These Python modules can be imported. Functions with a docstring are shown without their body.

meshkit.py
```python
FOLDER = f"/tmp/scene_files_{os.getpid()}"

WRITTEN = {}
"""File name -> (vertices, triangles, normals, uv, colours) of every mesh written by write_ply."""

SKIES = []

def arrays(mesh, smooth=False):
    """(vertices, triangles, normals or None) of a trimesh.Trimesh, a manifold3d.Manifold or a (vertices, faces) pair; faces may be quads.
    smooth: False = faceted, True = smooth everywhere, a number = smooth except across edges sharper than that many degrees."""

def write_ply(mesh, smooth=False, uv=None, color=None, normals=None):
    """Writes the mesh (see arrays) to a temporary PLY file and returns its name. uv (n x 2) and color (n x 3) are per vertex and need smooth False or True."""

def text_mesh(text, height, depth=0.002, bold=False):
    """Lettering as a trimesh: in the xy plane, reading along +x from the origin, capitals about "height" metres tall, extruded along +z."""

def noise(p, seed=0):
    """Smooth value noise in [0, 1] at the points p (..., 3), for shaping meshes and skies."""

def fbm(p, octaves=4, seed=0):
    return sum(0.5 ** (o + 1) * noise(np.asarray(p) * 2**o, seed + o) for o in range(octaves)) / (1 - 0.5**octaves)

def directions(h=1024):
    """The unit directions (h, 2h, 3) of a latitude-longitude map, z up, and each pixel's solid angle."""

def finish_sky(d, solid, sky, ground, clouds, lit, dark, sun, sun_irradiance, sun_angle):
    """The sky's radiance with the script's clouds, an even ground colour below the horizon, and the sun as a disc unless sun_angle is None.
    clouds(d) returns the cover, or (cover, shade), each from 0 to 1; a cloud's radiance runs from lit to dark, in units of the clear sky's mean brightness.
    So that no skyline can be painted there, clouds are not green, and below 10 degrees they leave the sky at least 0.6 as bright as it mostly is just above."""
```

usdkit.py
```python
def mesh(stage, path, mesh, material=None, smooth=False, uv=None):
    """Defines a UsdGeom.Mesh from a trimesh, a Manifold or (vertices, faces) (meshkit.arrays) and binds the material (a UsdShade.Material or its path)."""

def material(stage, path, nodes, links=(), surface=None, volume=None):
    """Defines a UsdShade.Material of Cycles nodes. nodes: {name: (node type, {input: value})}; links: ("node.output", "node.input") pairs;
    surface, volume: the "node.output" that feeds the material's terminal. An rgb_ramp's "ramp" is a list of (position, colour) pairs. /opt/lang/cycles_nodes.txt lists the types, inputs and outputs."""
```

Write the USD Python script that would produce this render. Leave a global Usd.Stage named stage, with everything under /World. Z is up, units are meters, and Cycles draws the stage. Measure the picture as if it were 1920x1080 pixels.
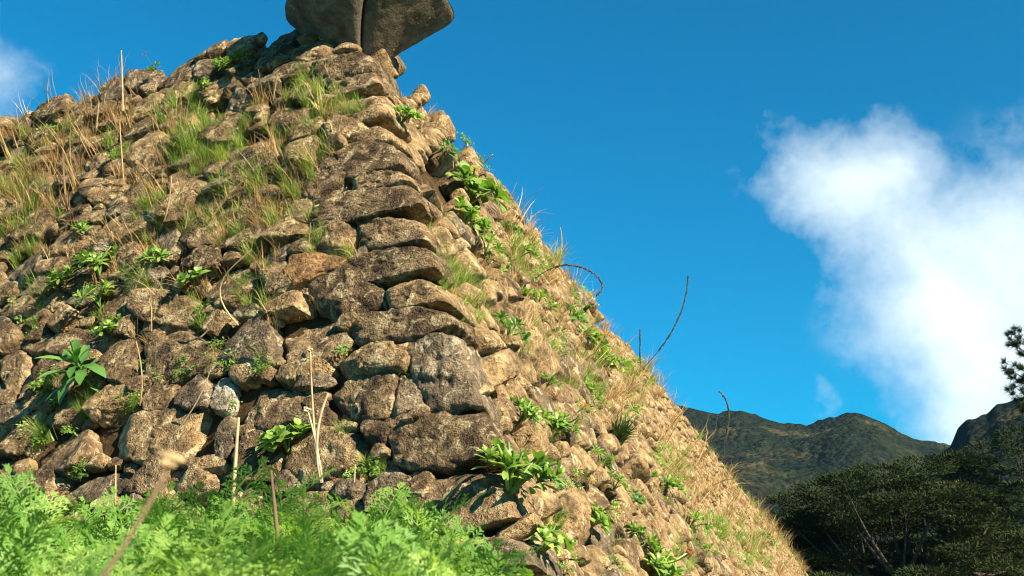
import math, random
import numpy as np
import trimesh
from scipy import ndimage
from pxr import Usd, UsdGeom, UsdLux, UsdShade, Gf, Sdf, Vt
import usdkit, meshkit

stage = Usd.Stage.CreateInMemory()
UsdGeom.SetStageUpAxis(stage, 'Z')
UsdGeom.Xform.Define(stage, '/World')
UsdGeom.Scope.Define(stage, '/World/Looks')
rng = np.random.default_rng(7)
random.seed(7)

# ------------------------------------------------------------------ camera
F = 2059.0                                   # focal length in pixels of a 1920 wide picture
PITCH, ROLL, EYE = math.radians(17.05), math.radians(2.26), np.array([0, 0, 0.6])
_f = np.array([0, math.cos(PITCH), math.sin(PITCH)])
_r = np.array([1.0, 0, 0]); _u = np.cross(_r, _f)
CR = math.cos(ROLL) * _r + math.sin(ROLL) * _u
CU = -math.sin(ROLL) * _r + math.cos(ROLL) * _u
cam = UsdGeom.Camera.Define(stage, '/World/camera')
m4 = Gf.Matrix4d(*[float(x) for row in (list(CR) + [0], list(CU) + [0], list(-_f) + [0], list(EYE) + [1]) for x in row])
cam.AddTransformOp().Set(m4)
cam.CreateHorizontalApertureAttr(36.0)
cam.CreateVerticalApertureAttr(20.25)
cam.CreateFocalLengthAttr(36.0 * F / 1920)
cam.CreateFStopAttr(15.0)
cam.CreateFocusDistanceAttr(6.2)
cam.CreateClippingRangeAttr(Gf.Vec2f(0.02, 20000))
cam.CreateExposureAttr(1.84)

def ray(px, py):
    d = _f * F + CR * (px - 960) - CU * (py - 540)
    return d / np.linalg.norm(d)
def project(P):
    d = np.asarray(P, float) - EYE; z = d @ _f
    return np.stack([960 + F * (d @ CR) / z, 540 - F * (d @ CU) / z, z], -1)

# ------------------------------------------------------------------ sun and sky
SUN_EL = math.radians(36.0)
_sh = np.array([0.71, -0.70]); _sh /= np.linalg.norm(_sh)
SUN = np.array([_sh[0] * math.cos(SUN_EL), _sh[1] * math.cos(SUN_EL), math.sin(SUN_EL)])
sun = UsdLux.DistantLight.Define(stage, '/World/sun')
sun.CreateIntensityAttr(1.25); sun.CreateAngleAttr(0.5); sun.CreateNormalizeAttr(True)
sun.CreateColorAttr(Gf.Vec3f(1.0, 0.87, 0.66))
_zx = SUN; _xx = np.cross([0, 0, 1.0], _zx); _xx /= np.linalg.norm(_xx); _yx = np.cross(_zx, _xx)
sun.AddTransformOp().Set(Gf.Matrix4d(*[float(x) for row in (list(_xx) + [0], list(_yx) + [0], list(_zx) + [0], [0, 0, 60, 1]) for x in row]))

SKY_STRENGTH = 0.050
def sky_material():
    n = {'tc': ('texture_coordinate', {}),
         'sky': ('sky_texture', {'sky_type': 'single_scattering', 'sun_disc': False, 'sun_elevation': SUN_EL, 'sun_rotation': math.atan2(SUN[0], SUN[1]), 'altitude': 300.0, 'air_density': 1.0, 'aerosol_density': 0.35, 'ozone_density': 2.2}),
         'tint': ('mix', {'mix_type': 'multiply', 'fac': 1.0, 'color2': (0.02, 0.70, 0.90)}),
         'warp': ('noise_texture', {'scale': 5.0, 'detail': 6.0, 'roughness': 0.58}),
         'wsub': ('vector_math', {'math_type': 'subtract', 'vector2': (0.5, 0.5, 0.5)}),
         'wscl': ('vector_math', {'math_type': 'scale', 'scale': 0.17}),
         'wadd': ('vector_math', {'math_type': 'add'}),
         'nrm': ('vector_math', {'math_type': 'normalize'}),
         'fine': ('noise_texture', {'scale': 9.0, 'detail': 10.0, 'roughness': 0.66}),
         'bg': ('background_shader', {'strength': SKY_STRENGTH})}
    l = [('tc.generated', 'sky.vector'), ('sky.color', 'tint.color1'), ('tc.generated', 'warp.vector'), ('warp.color', 'wsub.vector1'), ('wsub.vector', 'wscl.vector1'),
         ('wscl.vector', 'wadd.vector1'), ('tc.generated', 'wadd.vector2'), ('wadd.vector', 'nrm.vector1'), ('tc.generated', 'fine.vector')]
    del n['sky'][1]['sun_disc']; n['sky'][1]['sun_disc'] = False
    l.remove(('tc.generated', 'sky.vector'))
    blobs = [(1545, 350, 115, 1.7), (1590, 440, 120, 1.4), (1655, 310, 90, 1.1), (1660, 380, 150, .75), (1740, 500, 190, 1.1), (1700, 600, 170, 1.0), (1850, 600, 220, 1.1), (1910, 410, 120, .8),
             (1830, 720, 190, 1.0), (1800, 800, 130, .7), (1960, 480, 260, 1.1), (2100, 650, 320, 1.1), (1960, 790, 220, .9),
             (-40, 190, 105, 1.1), (-190, 290, 190, 1.1), (1510, 792, 36, .5), (30, 205, 90, .45)]
    dirs = [(ray(x, y), r / F, w) for x, y, r, w in blobs]
    for az, el, r, w in [(75, 22, .22, .9), (88, 26, .2, .9), (130, 35, .2, .7), (-75, 24, .22, .9), (-62, 20, .18, .8), (-120, 30, .25, .9), (170, 24, .25, .9), (155, 28, .18, .7)]:
        a, e = math.radians(az), math.radians(el)
        dirs.append((np.array([math.sin(a) * math.cos(e), math.cos(a) * math.cos(e), math.sin(e)]), r, w))
    last = None
    for i, (d, rad, w) in enumerate(dirs):
        n[f'd{i}'] = ('vector_math', {'math_type': 'distance', 'vector2': tuple(d)})
        n[f'm{i}'] = ('map_range', {'range_type': 'smoothstep', 'from_min': rad * 1.25, 'from_max': 0.0, 'to_min': 0.0, 'to_max': w, 'clamp': True})
        l += [('nrm.vector', f'd{i}.vector1'), (f'd{i}.value', f'm{i}.value')]
        if last:
            n[f'a{i}'] = ('math', {'math_type': 'add'})
            l += [(last, f'a{i}.value1'), (f'm{i}.result', f'a{i}.value2')]
            last = f'a{i}.value'
        else:
            last = f'm{i}.result'
    n['fs'] = ('map_range', {'from_min': 0.25, 'from_max': 0.75, 'to_min': -0.95, 'to_max': 0.95, 'clamp': False})
    n['sum'] = ('math', {'math_type': 'add'})
    n['cov'] = ('map_range', {'range_type': 'linear', 'from_min': 0.25, 'from_max': 3.5, 'to_min': 0.0, 'to_max': 0.97, 'clamp': True})
    n['gate'] = ('map_range', {'range_type': 'smoothstep', 'from_min': 0.0, 'from_max': 0.25, 'to_min': 0.0, 'to_max': 1.0, 'clamp': True})
    n['gm'] = ('math', {'math_type': 'multiply'})
    k = 0.35 / SKY_STRENGTH
    n['cl'] = ('mix', {'mix_type': 'mix', 'color2': (0.86 * k, 0.97 * k, 1.0 * k)})
    l += [('fine.fac', 'fs.value'), (last, 'sum.value1'), ('fs.result', 'sum.value2'), ('sum.value', 'cov.value'), (last, 'gate.value'),
          ('cov.result', 'gm.value1'), ('gate.result', 'gm.value2'), ('gm.value', 'cl.fac'), ('tint.color', 'cl.color1'), ('cl.color', 'bg.color')]
    return usdkit.material(stage, '/World/Looks/sky_air', n, l, surface='bg.background')
dome = UsdLux.DomeLight.Define(stage, '/World/sky')
dome.CreateIntensityAttr(1.0)
UsdShade.MaterialBindingAPI.Apply(dome.GetPrim()).Bind(sky_material())
dome.GetPrim().SetCustomDataByKey('kind', 'structure')

# ------------------------------------------------------------------ small helpers
used = {}
def numbered(parent, name):
    k = (str(parent), name); i = used.get(k, 0); used[k] = i + 1
    return f'{parent}/{name}' + (f'_{i:03d}' if i else '')
def tag(p, label=None, cat=None, group=None, kind=None):
    p = p.GetPrim() if hasattr(p, 'GetPrim') else p
    for k, v in (('label', label), ('category', cat), ('group', group), ('kind', kind)):
        if v: p.SetCustomDataByKey(k, v)
    return p
def thing(name, label=None, cat=None, loc=(0, 0, 0), group=None, kind=None):
    x = UsdGeom.Xform.Define(stage, numbered('/World', name))
    x.AddTranslateOp().Set(Gf.Vec3d(*map(float, loc)))
    tag(x, label, cat, group, kind)
    return x
def obj(name, mesh, mat, parent='/World', smooth=False, origin=None):
    par = parent if isinstance(parent, str) else str(parent.GetPath())
    path = numbered(par, name)
    if origin is not None:
        v, f = (np.array(mesh[0]) - np.asarray(origin), mesh[1]) if isinstance(mesh, tuple) else (np.array(mesh.vertices) - np.asarray(origin), mesh.faces)
        mesh = (v, f)
    return usdkit.mesh(stage, path, mesh, mat, smooth=smooth)

class MB:
    """collects pieces into one mesh"""
    def __init__(s): s.v, s.f, s.n = [], [], 0
    def add(s, v, f):
        s.v.append(np.asarray(v, float)); s.f.append(np.asarray(f, int) + s.n); s.n += len(v)
    def get(s): return np.vstack(s.v), np.vstack(s.f)

def tube(pts, radii, sides=6):
    pts = np.asarray(pts, float); n = len(pts)
    radii = np.broadcast_to(np.asarray(radii, float), (n,))
    t = np.gradient(pts, axis=0); t /= np.linalg.norm(t, axis=1, keepdims=True) + 1e-12
    ref = np.array([0.31, 0.87, 0.38]); a = np.cross(t, ref); a /= np.linalg.norm(a, axis=1, keepdims=True) + 1e-9
    b = np.cross(t, a)
    th = np.arange(sides) / sides * 2 * np.pi
    v = (pts[:, None] + radii[:, None, None] * (np.cos(th)[None, :, None] * a[:, None] + np.sin(th)[None, :, None] * b[:, None])).reshape(-1, 3)
    f = []
    for i in range(n - 1):
        for j in range(sides):
            p, q = i * sides + j, i * sides + (j + 1) % sides
            f += [(p, q, q + sides), (p, q + sides, p + sides)]
    v = np.vstack([v, pts[:1], pts[-1:]]); k = n * sides
    for j in range(sides):
        f += [(k, (j + 1) % sides, j), (k + 1, (n - 1) * sides + j, (n - 1) * sides + (j + 1) % sides)]
    return v, np.array(f)
def spline(p, n=12):
    p = np.asarray(p, float)
    if len(p) == 2:
        return p[0] + (p[1] - p[0]) * np.linspace(0, 1, n)[:, None]
    from scipy.interpolate import CubicSpline
    s = np.r_[0, np.cumsum(np.linalg.norm(np.diff(p, axis=0), axis=1))]
    return CubicSpline(s, p)(np.linspace(0, s[-1], n))

# ------------------------------------------------------------------ materials
def M(name, nodes, links, surface): return usdkit.material(stage, '/World/Looks/' + name, nodes, links, surface=surface)

def stone_material(name, dark, mid, tan, lichen, spots=0.60, blot=0.54, bumpd=0.012, grain=0.9):
    n = {'g': ('geometry', {}),
         'off': ('vector_math', {'math_type': 'scale', 'vector1': (17.3, 9.1, 5.7)}), 'p': ('vector_math', {'math_type': 'add'}),
         'n1': ('noise_texture', {'scale': 4.5, 'detail': 7.0, 'roughness': 0.65, 'distortion': 0.4}),
         'n2': ('noise_texture', {'scale': 22.0, 'detail': 7.0, 'roughness': 0.72}),
         'n3': ('noise_texture', {'scale': 9.0, 'detail': 6.0, 'roughness': 0.7, 'distortion': 0.8}),
         'vo': ('voronoi_texture', {'scale': 21.0, 'randomness': 1.0}),
         'vm': ('noise_texture', {'scale': 6.0, 'detail': 2.0}),
         'r1': ('rgb_ramp', {'ramp': [(0.30, dark), (0.48, mid), (0.60, tan), (0.75, mid)]}),
         'r2': ('rgb_ramp', {'ramp': [(0.34, (0.32, 0.29, 0.26)), (0.52, (1, 1, 1)), (0.70, (1.45, 1.42, 1.36))]}),
         'mu': ('mix', {'mix_type': 'multiply', 'fac': grain}),
         'lm': ('map_range', {'range_type': 'smoothstep', 'from_min': blot, 'from_max': blot + 0.07, 'clamp': True}),
         'lx': ('mix', {'mix_type': 'mix', 'color2': lichen}),
         'sp': ('map_range', {'range_type': 'smoothstep', 'from_min': 0.26, 'from_max': 0.14, 'clamp': True}),
         'sg': ('map_range', {'range_type': 'smoothstep', 'from_min': spots, 'from_max': spots + 0.06, 'clamp': True}),
         'sm': ('math', {'math_type': 'multiply'}),
         'sx': ('mix', {'mix_type': 'mix', 'color2': (0.52, 0.42, 0.27)}),
         'hv': ('map_range', {'from_min': 0.0, 'from_max': 1.0, 'to_min': 0.55, 'to_max': 1.42}),
         'hs': ('hsv', {'hue': 0.5, 'saturation': 1.0}),
         'pits': ('voronoi_texture', {'scale': 46.0, 'feature': 'f1', 'detail': 2.0, 'roughness': 0.7}),
         'ba': ('math', {'math_type': 'multiply_add', 'value2': 0.8}),
         'b1': ('bump', {'strength': 0.95, 'distance': bumpd}),
         'b2': ('bump', {'strength': 0.8 * grain, 'distance': 0.035}),
         's': ('principled_bsdf', {'roughness': 0.93, 'specular_ior_level': 0.18})}
    l = [('g.random_per_island', 'off.scale'), ('g.position', 'p.vector1'), ('off.vector', 'p.vector2')]
    l += [('p.vector', f'{x}.vector') for x in ('n1', 'n2', 'n3', 'vo', 'vm', 'pits')]
    l += [('n1.fac', 'r1.fac'), ('n2.fac', 'r2.fac'), ('r1.color', 'mu.color1'), ('r2.color', 'mu.color2'), ('n3.fac', 'lm.value'), ('lm.result', 'lx.fac'), ('mu.color', 'lx.color1'),
          ('vo.distance', 'sp.value'), ('vm.fac', 'sg.value'), ('sp.result', 'sm.value1'), ('sg.result', 'sm.value2'), ('sm.value', 'sx.fac'), ('lx.color', 'sx.color1'),
          ('g.random_per_island', 'hv.value'), ('hv.result', 'hs.value'), ('sx.color', 'hs.color'), ('hs.color', 's.base_color'),
          ('pits.distance', 'ba.value1'), ('n2.fac', 'ba.value3'), ('ba.value', 'b1.height'), ('n3.fac', 'b2.height'), ('b2.normal', 'b1.normal'), ('b1.normal', 's.normal')]
    return M(name, n, l, 's.BSDF')
ST = [stone_material('stone_brown', (0.060, 0.040, 0.025), (0.245, 0.160, 0.085), (0.42, 0.29, 0.150), (0.58, 0.46, 0.26)),
      stone_material('stone_ochre', (0.095, 0.063, 0.036), (0.36, 0.240, 0.120), (0.54, 0.37, 0.185), (0.64, 0.51, 0.29), blot=0.54),
      stone_material('stone_grey', (0.052, 0.040, 0.028), (0.19, 0.140, 0.088), (0.32, 0.24, 0.15), (0.50, 0.42, 0.28), spots=0.57),
      stone_material('stone_pitted', (0.036, 0.025, 0.016), (0.195, 0.128, 0.070), (0.40, 0.28, 0.15), (0.56, 0.44, 0.25), blot=0.53, bumpd=0.024)]
ST.append(stone_material('stone_orange', (0.12, 0.060, 0.025), (0.36, 0.20, 0.085), (0.52, 0.31, 0.13), (0.60, 0.44, 0.22), blot=0.60))
ST.append(stone_material('stone_pale', (0.12, 0.095, 0.065), (0.36, 0.30, 0.22), (0.55, 0.48, 0.37), (0.66, 0.60, 0.48), blot=0.50))
CORBEL = stone_material('corbel_stone', (0.075, 0.062, 0.047), (0.135, 0.112, 0.084), (0.20, 0.165, 0.12), (0.32, 0.25, 0.15), spots=0.60, blot=0.66, bumpd=0.003, grain=0.45)
SOIL = M('soil', {'g': ('geometry', {}), 'n': ('noise_texture', {'scale': 9.0, 'detail': 8.0, 'roughness': 0.7}), 'r': ('rgb_ramp', {'ramp': [(0.3, (0.018, 0.012, 0.007)), (0.55, (0.060, 0.038, 0.020)), (0.75, (0.12, 0.08, 0.04))]}),
               'b': ('bump', {'strength': 1.0, 'distance': 0.05}), 's': ('principled_bsdf', {'roughness': 1.0, 'specular_ior_level': 0.05})},
         [('g.position', 'n.vector'), ('n.fac', 'r.fac'), ('r.color', 's.base_color'), ('n.fac', 'b.height'), ('b.normal', 's.normal')], 's.BSDF')
GROUND = M('ground_cover', {'g': ('geometry', {}), 'n': ('noise_texture', {'scale': 0.6, 'detail': 9.0, 'roughness': 0.7}), 'r': ('rgb_ramp', {'ramp': [(0.3, (0.03, 0.045, 0.014)), (0.55, (0.075, 0.085, 0.026)), (0.75, (0.16, 0.12, 0.055))]}),
               'b': ('bump', {'strength': 1.0, 'distance': 0.1}), 's': ('principled_bsdf', {'roughness': 1.0, 'specular_ior_level': 0.05})},
         [('g.position', 'n.vector'), ('n.fac', 'r.fac'), ('r.color', 's.base_color'), ('n.fac', 'b.height'), ('b.normal', 's.normal')], 's.BSDF')

def leaf_material(name, a, b, trans, rough=0.45, tfac=0.35, scale=3.0, spec=0.4):
    n = {'oi': ('object_info', {}), 'g': ('geometry', {}), 'nz': ('noise_texture', {'scale': scale, 'detail': 4.0, 'roughness': 0.6}),
         'ad': ('math', {'math_type': 'add'}), 'ml': ('math', {'math_type': 'multiply_add', 'value2': 0.30, 'value3': -0.15}), 'mi': ('math', {'math_type': 'multiply_add', 'value2': 0.3, 'value3': -0.15}), 'ad2': ('math', {'math_type': 'add'}),
         'r': ('rgb_ramp', {'ramp': [(0.28, a), (0.72, b)]}), 's': ('principled_bsdf', {'roughness': rough, 'specular_ior_level': spec}),
         't': ('translucent_bsdf', {}), 'tm': ('mix', {'mix_type': 'multiply', 'fac': 1.0, 'color2': trans}), 'mx': ('mix_closure', {'fac': tfac})}
    l = [('g.position', 'nz.vector'), ('oi.random', 'ml.value1'), ('g.random_per_island', 'mi.value1'), ('nz.fac', 'ad.value1'), ('ml.value', 'ad.value2'), ('ad.value', 'ad2.value1'), ('mi.value', 'ad2.value2'), ('ad2.value', 'r.fac'),
         ('r.color', 's.base_color'), ('r.color', 'tm.color1'), ('tm.color', 't.color'), ('s.BSDF', 'mx.closure1'), ('t.BSDF', 'mx.closure2')]
    return M(name, n, l, 'mx.closure')
WEED = leaf_material('feathery_leaf', (0.14, 0.24, 0.045), (0.33, 0.44, 0.115), (1.5, 1.7, 0.7), tfac=0.42, spec=0.25)
LEAF = leaf_material('broad_leaf', (0.11, 0.20, 0.035), (0.33, 0.43, 0.10), (1.4, 1.6, 0.7), rough=0.38, tfac=0.32)
LEAFD = leaf_material('spear_leaf', (0.060, 0.15, 0.030), (0.16, 0.30, 0.060), (1.3, 1.5, 0.7), rough=0.35, tfac=0.30)
GREENG = leaf_material('green_grass', (0.13, 0.20, 0.030), (0.34, 0.38, 0.085), (1.3, 1.5, 0.8), tfac=0.35)
DRYG = leaf_material('dry_grass', (0.26, 0.165, 0.065), (0.58, 0.44, 0.22), (1.2, 1.1, 0.9), rough=0.7, tfac=0.3, spec=0.15)
DARKG = leaf_material('dark_grass', (0.035, 0.075, 0.022), (0.10, 0.17, 0.045), (1.3, 1.4, 0.8), tfac=0.25)
PINK = leaf_material('red_petal', (0.62, 0.05, 0.020), (0.80, 0.11, 0.040), (1.2, 1.0, 1.0), tfac=0.35)
ORANGE = leaf_material('orange_petal', (0.80, 0.22, 0.02), (0.85, 0.34, 0.04), (1.2, 1.0, 1.0), tfac=0.35)
CONIF = leaf_material('cypress_foliage', (0.015, 0.024, 0.008), (0.072, 0.086, 0.024), (1.0, 1.1, 0.7), rough=0.8, tfac=0.15, scale=0.35, spec=0.1)
PINEM = leaf_material('pine_needles', (0.010, 0.022, 0.010), (0.035, 0.055, 0.020), (1.0, 1.1, 0.7), rough=0.7, tfac=0.15, scale=0.4, spec=0.15)
def plain(name, c1, c2, scale=20.0, rough=0.85, bump=0.003):
    return M(name, {'g': ('geometry', {}), 'n': ('noise_texture', {'scale': scale, 'detail': 5.0, 'roughness': 0.6}), 'r': ('rgb_ramp', {'ramp': [(0.3, c1), (0.7, c2)]}), 'b': ('bump', {'strength': 0.7, 'distance': bump}),
                    's': ('principled_bsdf', {'roughness': rough, 'specular_ior_level': 0.2})}, [('g.position', 'n.vector'), ('n.fac', 'r.fac'), ('r.color', 's.base_color'), ('n.fac', 'b.height'), ('b.normal', 's.normal')], 's.BSDF')
STALK = plain('dry_stalk', (0.26, 0.15, 0.07), (0.50, 0.36, 0.20))
PALE = plain('bleached_stalk', (0.28, 0.20, 0.12), (0.50, 0.39, 0.26))
BROWNST = plain('brown_stalk', (0.09, 0.058, 0.034), (0.18, 0.12, 0.07))
SPIKE = plain('seed_spike', (0.035, 0.024, 0.018), (0.10, 0.07, 0.05))
BARK = plain('bark', (0.025, 0.018, 0.013), (0.075, 0.056, 0.040), 3.0, 0.95, 0.05)
def mountain_material():
    n = {'g': ('geometry', {}), 'n1': ('noise_texture', {'scale': 0.012, 'detail': 8.0, 'roughness': 0.65}), 'n2': ('noise_texture', {'scale': 0.10, 'detail': 6.0, 'roughness': 0.7}), 'v': ('voronoi_texture', {'scale': 0.16, 'randomness': 1.0}),
         'r': ('rgb_ramp', {'ramp': [(0.36, (0.008, 0.013, 0.011)), (0.54, (0.016, 0.021, 0.013)), (0.68, (0.055, 0.050, 0.028))]}),
         'r2': ('rgb_ramp', {'ramp': [(0.3, (0.4, 0.4, 0.4)), (0.7, (1.4, 1.4, 1.35))]}), 'm': ('mix', {'mix_type': 'multiply', 'fac': 1.0}),
         'ba': ('math', {'math_type': 'subtract'}), 'b': ('bump', {'strength': 1.0, 'distance': 5.0}), 's': ('principled_bsdf', {'roughness': 1.0, 'specular_ior_level': 0.0})}
    l = [('g.position', 'n1.vector'), ('g.position', 'n2.vector'), ('g.position', 'v.vector'), ('n1.fac', 'r.fac'), ('n2.fac', 'r2.fac'), ('r.color', 'm.color1'), ('r2.color', 'm.color2'), ('m.color', 's.base_color'),
         ('n2.fac', 'ba.value1'), ('v.distance', 'ba.value2'), ('ba.value', 'b.height'), ('b.normal', 's.normal')]
    return M('mountain_forest', n, l, 's.BSDF')
MOUNT = mountain_material()

# ------------------------------------------------------------------ the bastion's planes
aL, aR, bL, bR, TOPZ = math.radians(57.595), math.radians(17.459), 0.42817, 0.53111, 5.483
DL = np.array([-math.sin(aL), math.cos(aL), 0]); DR = np.array([math.sin(aR), math.cos(aR), 0])
NLh = np.array([-DL[1], DL[0], 0]); NRh = np.array([DR[1], -DR[0], 0])
ARR = np.array([-0.3311463, 0.71734288, 1.0])                       # along the arris, per metre of height
P0 = np.array([0.20572454, 4.6, 0.6]) - 0.6 * ARR                     # foot of the arris at z = 0
class Face:
    def __init__(s, d, nh, b):
        s.d, s.o = d, P0
        q = ARR - (ARR @ d) * d; s.e2 = q / np.linalg.norm(q)
        s.n = np.cross(s.d, s.e2); s.n *= np.sign(s.n @ nh)
        s.k = (ARR @ d) / np.linalg.norm(q)                            # the arris is the line u = k v
        s.top = TOPZ * np.linalg.norm(q)
    def at(s, u, v, w=0.0):
        u, v, w = np.asarray(u, float), np.asarray(v, float), np.asarray(w, float)
        return s.o + u[..., None] * s.d + v[..., None] * s.e2 + w[..., None] * s.n
    def pick(s, px, py):
        r = ray(px, py); t = ((s.o - EYE) @ s.n) / (r @ s.n); P = EYE + t * r - s.o
        return np.array([P @ s.d, P @ s.e2])
    def jac(s, px, py):
        c = s.pick(px, py); return c, np.stack([s.pick(px + 1, py) - c, s.pick(px, py + 1) - c], 1)
LF, RF = Face(DL, NLh, bL), Face(DR, NRh, bR)

# ------------------------------------------------------------------ ground and mountains
def ground():
    rr = np.r_[0, np.geomspace(0.8, 420, 60)]; th = np.linspace(0, 2 * np.pi, 97)[:-1]
    R, T = np.meshgrid(rr, th, indexing='ij'); x, y = R * np.cos(T), R * np.sin(T)
    z = (meshkit.fbm(np.stack([x * .35, y * .35, 0 * x], -1), 4, 3) - .5) * 0.28 * np.clip(R / 3, 0, 1) - 0.02
    v = np.stack([x, y, z], -1).reshape(-1, 3); f = []; n = len(th)
    for i in range(len(rr) - 1):
        j = np.arange(n); a = i * n + j; b = i * n + (j + 1) % n
        f.append(np.stack([a, b + n, b], 1)); f.append(np.stack([a, a + n, b + n], 1))
    f = np.vstack(f); f = f[:, [0, 2, 1]]
    tag(obj('ground', (v, f), GROUND, smooth=True), kind='structure')
ground()

def mountain(name, prof, R, r0, az_lo, az_hi, seed, tail):
    """a range whose skyline runs through the given (azimuth, elevation) points; falls away behind the crest"""
    az = np.radians(np.arange(az_lo, az_hi, 0.11)); pa, pe = np.array(prof).T
    o = np.argsort(pa); el = np.interp(az, pa[o], pe[o])
    ext = (meshkit.fbm(np.stack([az * 9, 0 * az, 0 * az], -1), 4, seed) - .5) * 0.10
    fade = np.clip(np.maximum(az - pa.max(), pa.min() - az) / 0.08, 0, 1)
    el = np.maximum(el + ext * fade, 0.03)
    H = R * np.tan(el)
    g = np.r_[np.linspace(0, 1, 110), 1 + np.linspace(0.01, 0.6, 14)]
    A, G = np.meshgrid(az, g, indexing='ij'); r = r0 + (R - r0) * G
    x, y = r * np.sin(A), r * np.cos(A)
    up = np.where(G <= 1, 0.25 * G + 0.75 * G ** 1.7, 1 - (G - 1) * 0.9)
    q = np.stack([x / 260, y / 260, 0 * x], -1)
    rid = 1 - np.abs(2 * meshkit.fbm(q, 5, seed + 3) - 1)
    body = np.clip(np.minimum(G * 4, (1 - G) * 5), 0, 1)
    z = H[:, None] * up + (rid - .75) * H[:, None] * 0.24 * body
    z += (meshkit.fbm(np.stack([x / 14, y / 14, 0 * x], -1), 3, seed + 9) - .5) * 5 + (meshkit.noise(np.stack([x / 7, y / 7, 0 * x], -1), seed) - .5) * 3.5
    z = z * np.clip(G * 12, 0, 1) - 6 * (G == 0) + EYE[2] * 0
    m, n = G.shape; idx = np.arange(m * n).reshape(m, n)
    a, b, c, d = idx[:-1, :-1].ravel(), idx[1:, :-1].ravel(), idx[1:, 1:].ravel(), idx[:-1, 1:].ravel()
    f = np.vstack([np.stack([a, c, b], 1), np.stack([a, d, c], 1)])
    tag(obj(name, (np.stack([x, y, z], -1).reshape(-1, 3), f), MOUNT, smooth=True), kind='structure')
def azel(px, py):
    d = ray(px, py); return math.atan2(d[0], d[1]), math.asin(d[2])
ridge = [(1180, 742), (1250, 755), (1290, 764), (1340, 773), (1390, 769), (1430, 781), (1470, 793), (1515, 796), (1555, 782), (1600, 773), (1640, 784), (1680, 805), (1720, 824), (1780, 834), (1850, 850), (1950, 880)]
mountain('mountain', [azel(*p) for p in ridge], 1500, 330, -62, 62, 11, 1)
ridge2 = [(1690, 900), (1740, 868), (1782, 834), (1795, 803), (1815, 782), (1850, 775), (1870, 757), (1900, 748), (1940, 740), (2000, 700), (2080, 690)]
mountain('hill', [azel(*p) for p in ridge2], 900, 250, math.degrees(azel(1690, 900)[0]), 66, 23, 1)

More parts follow.
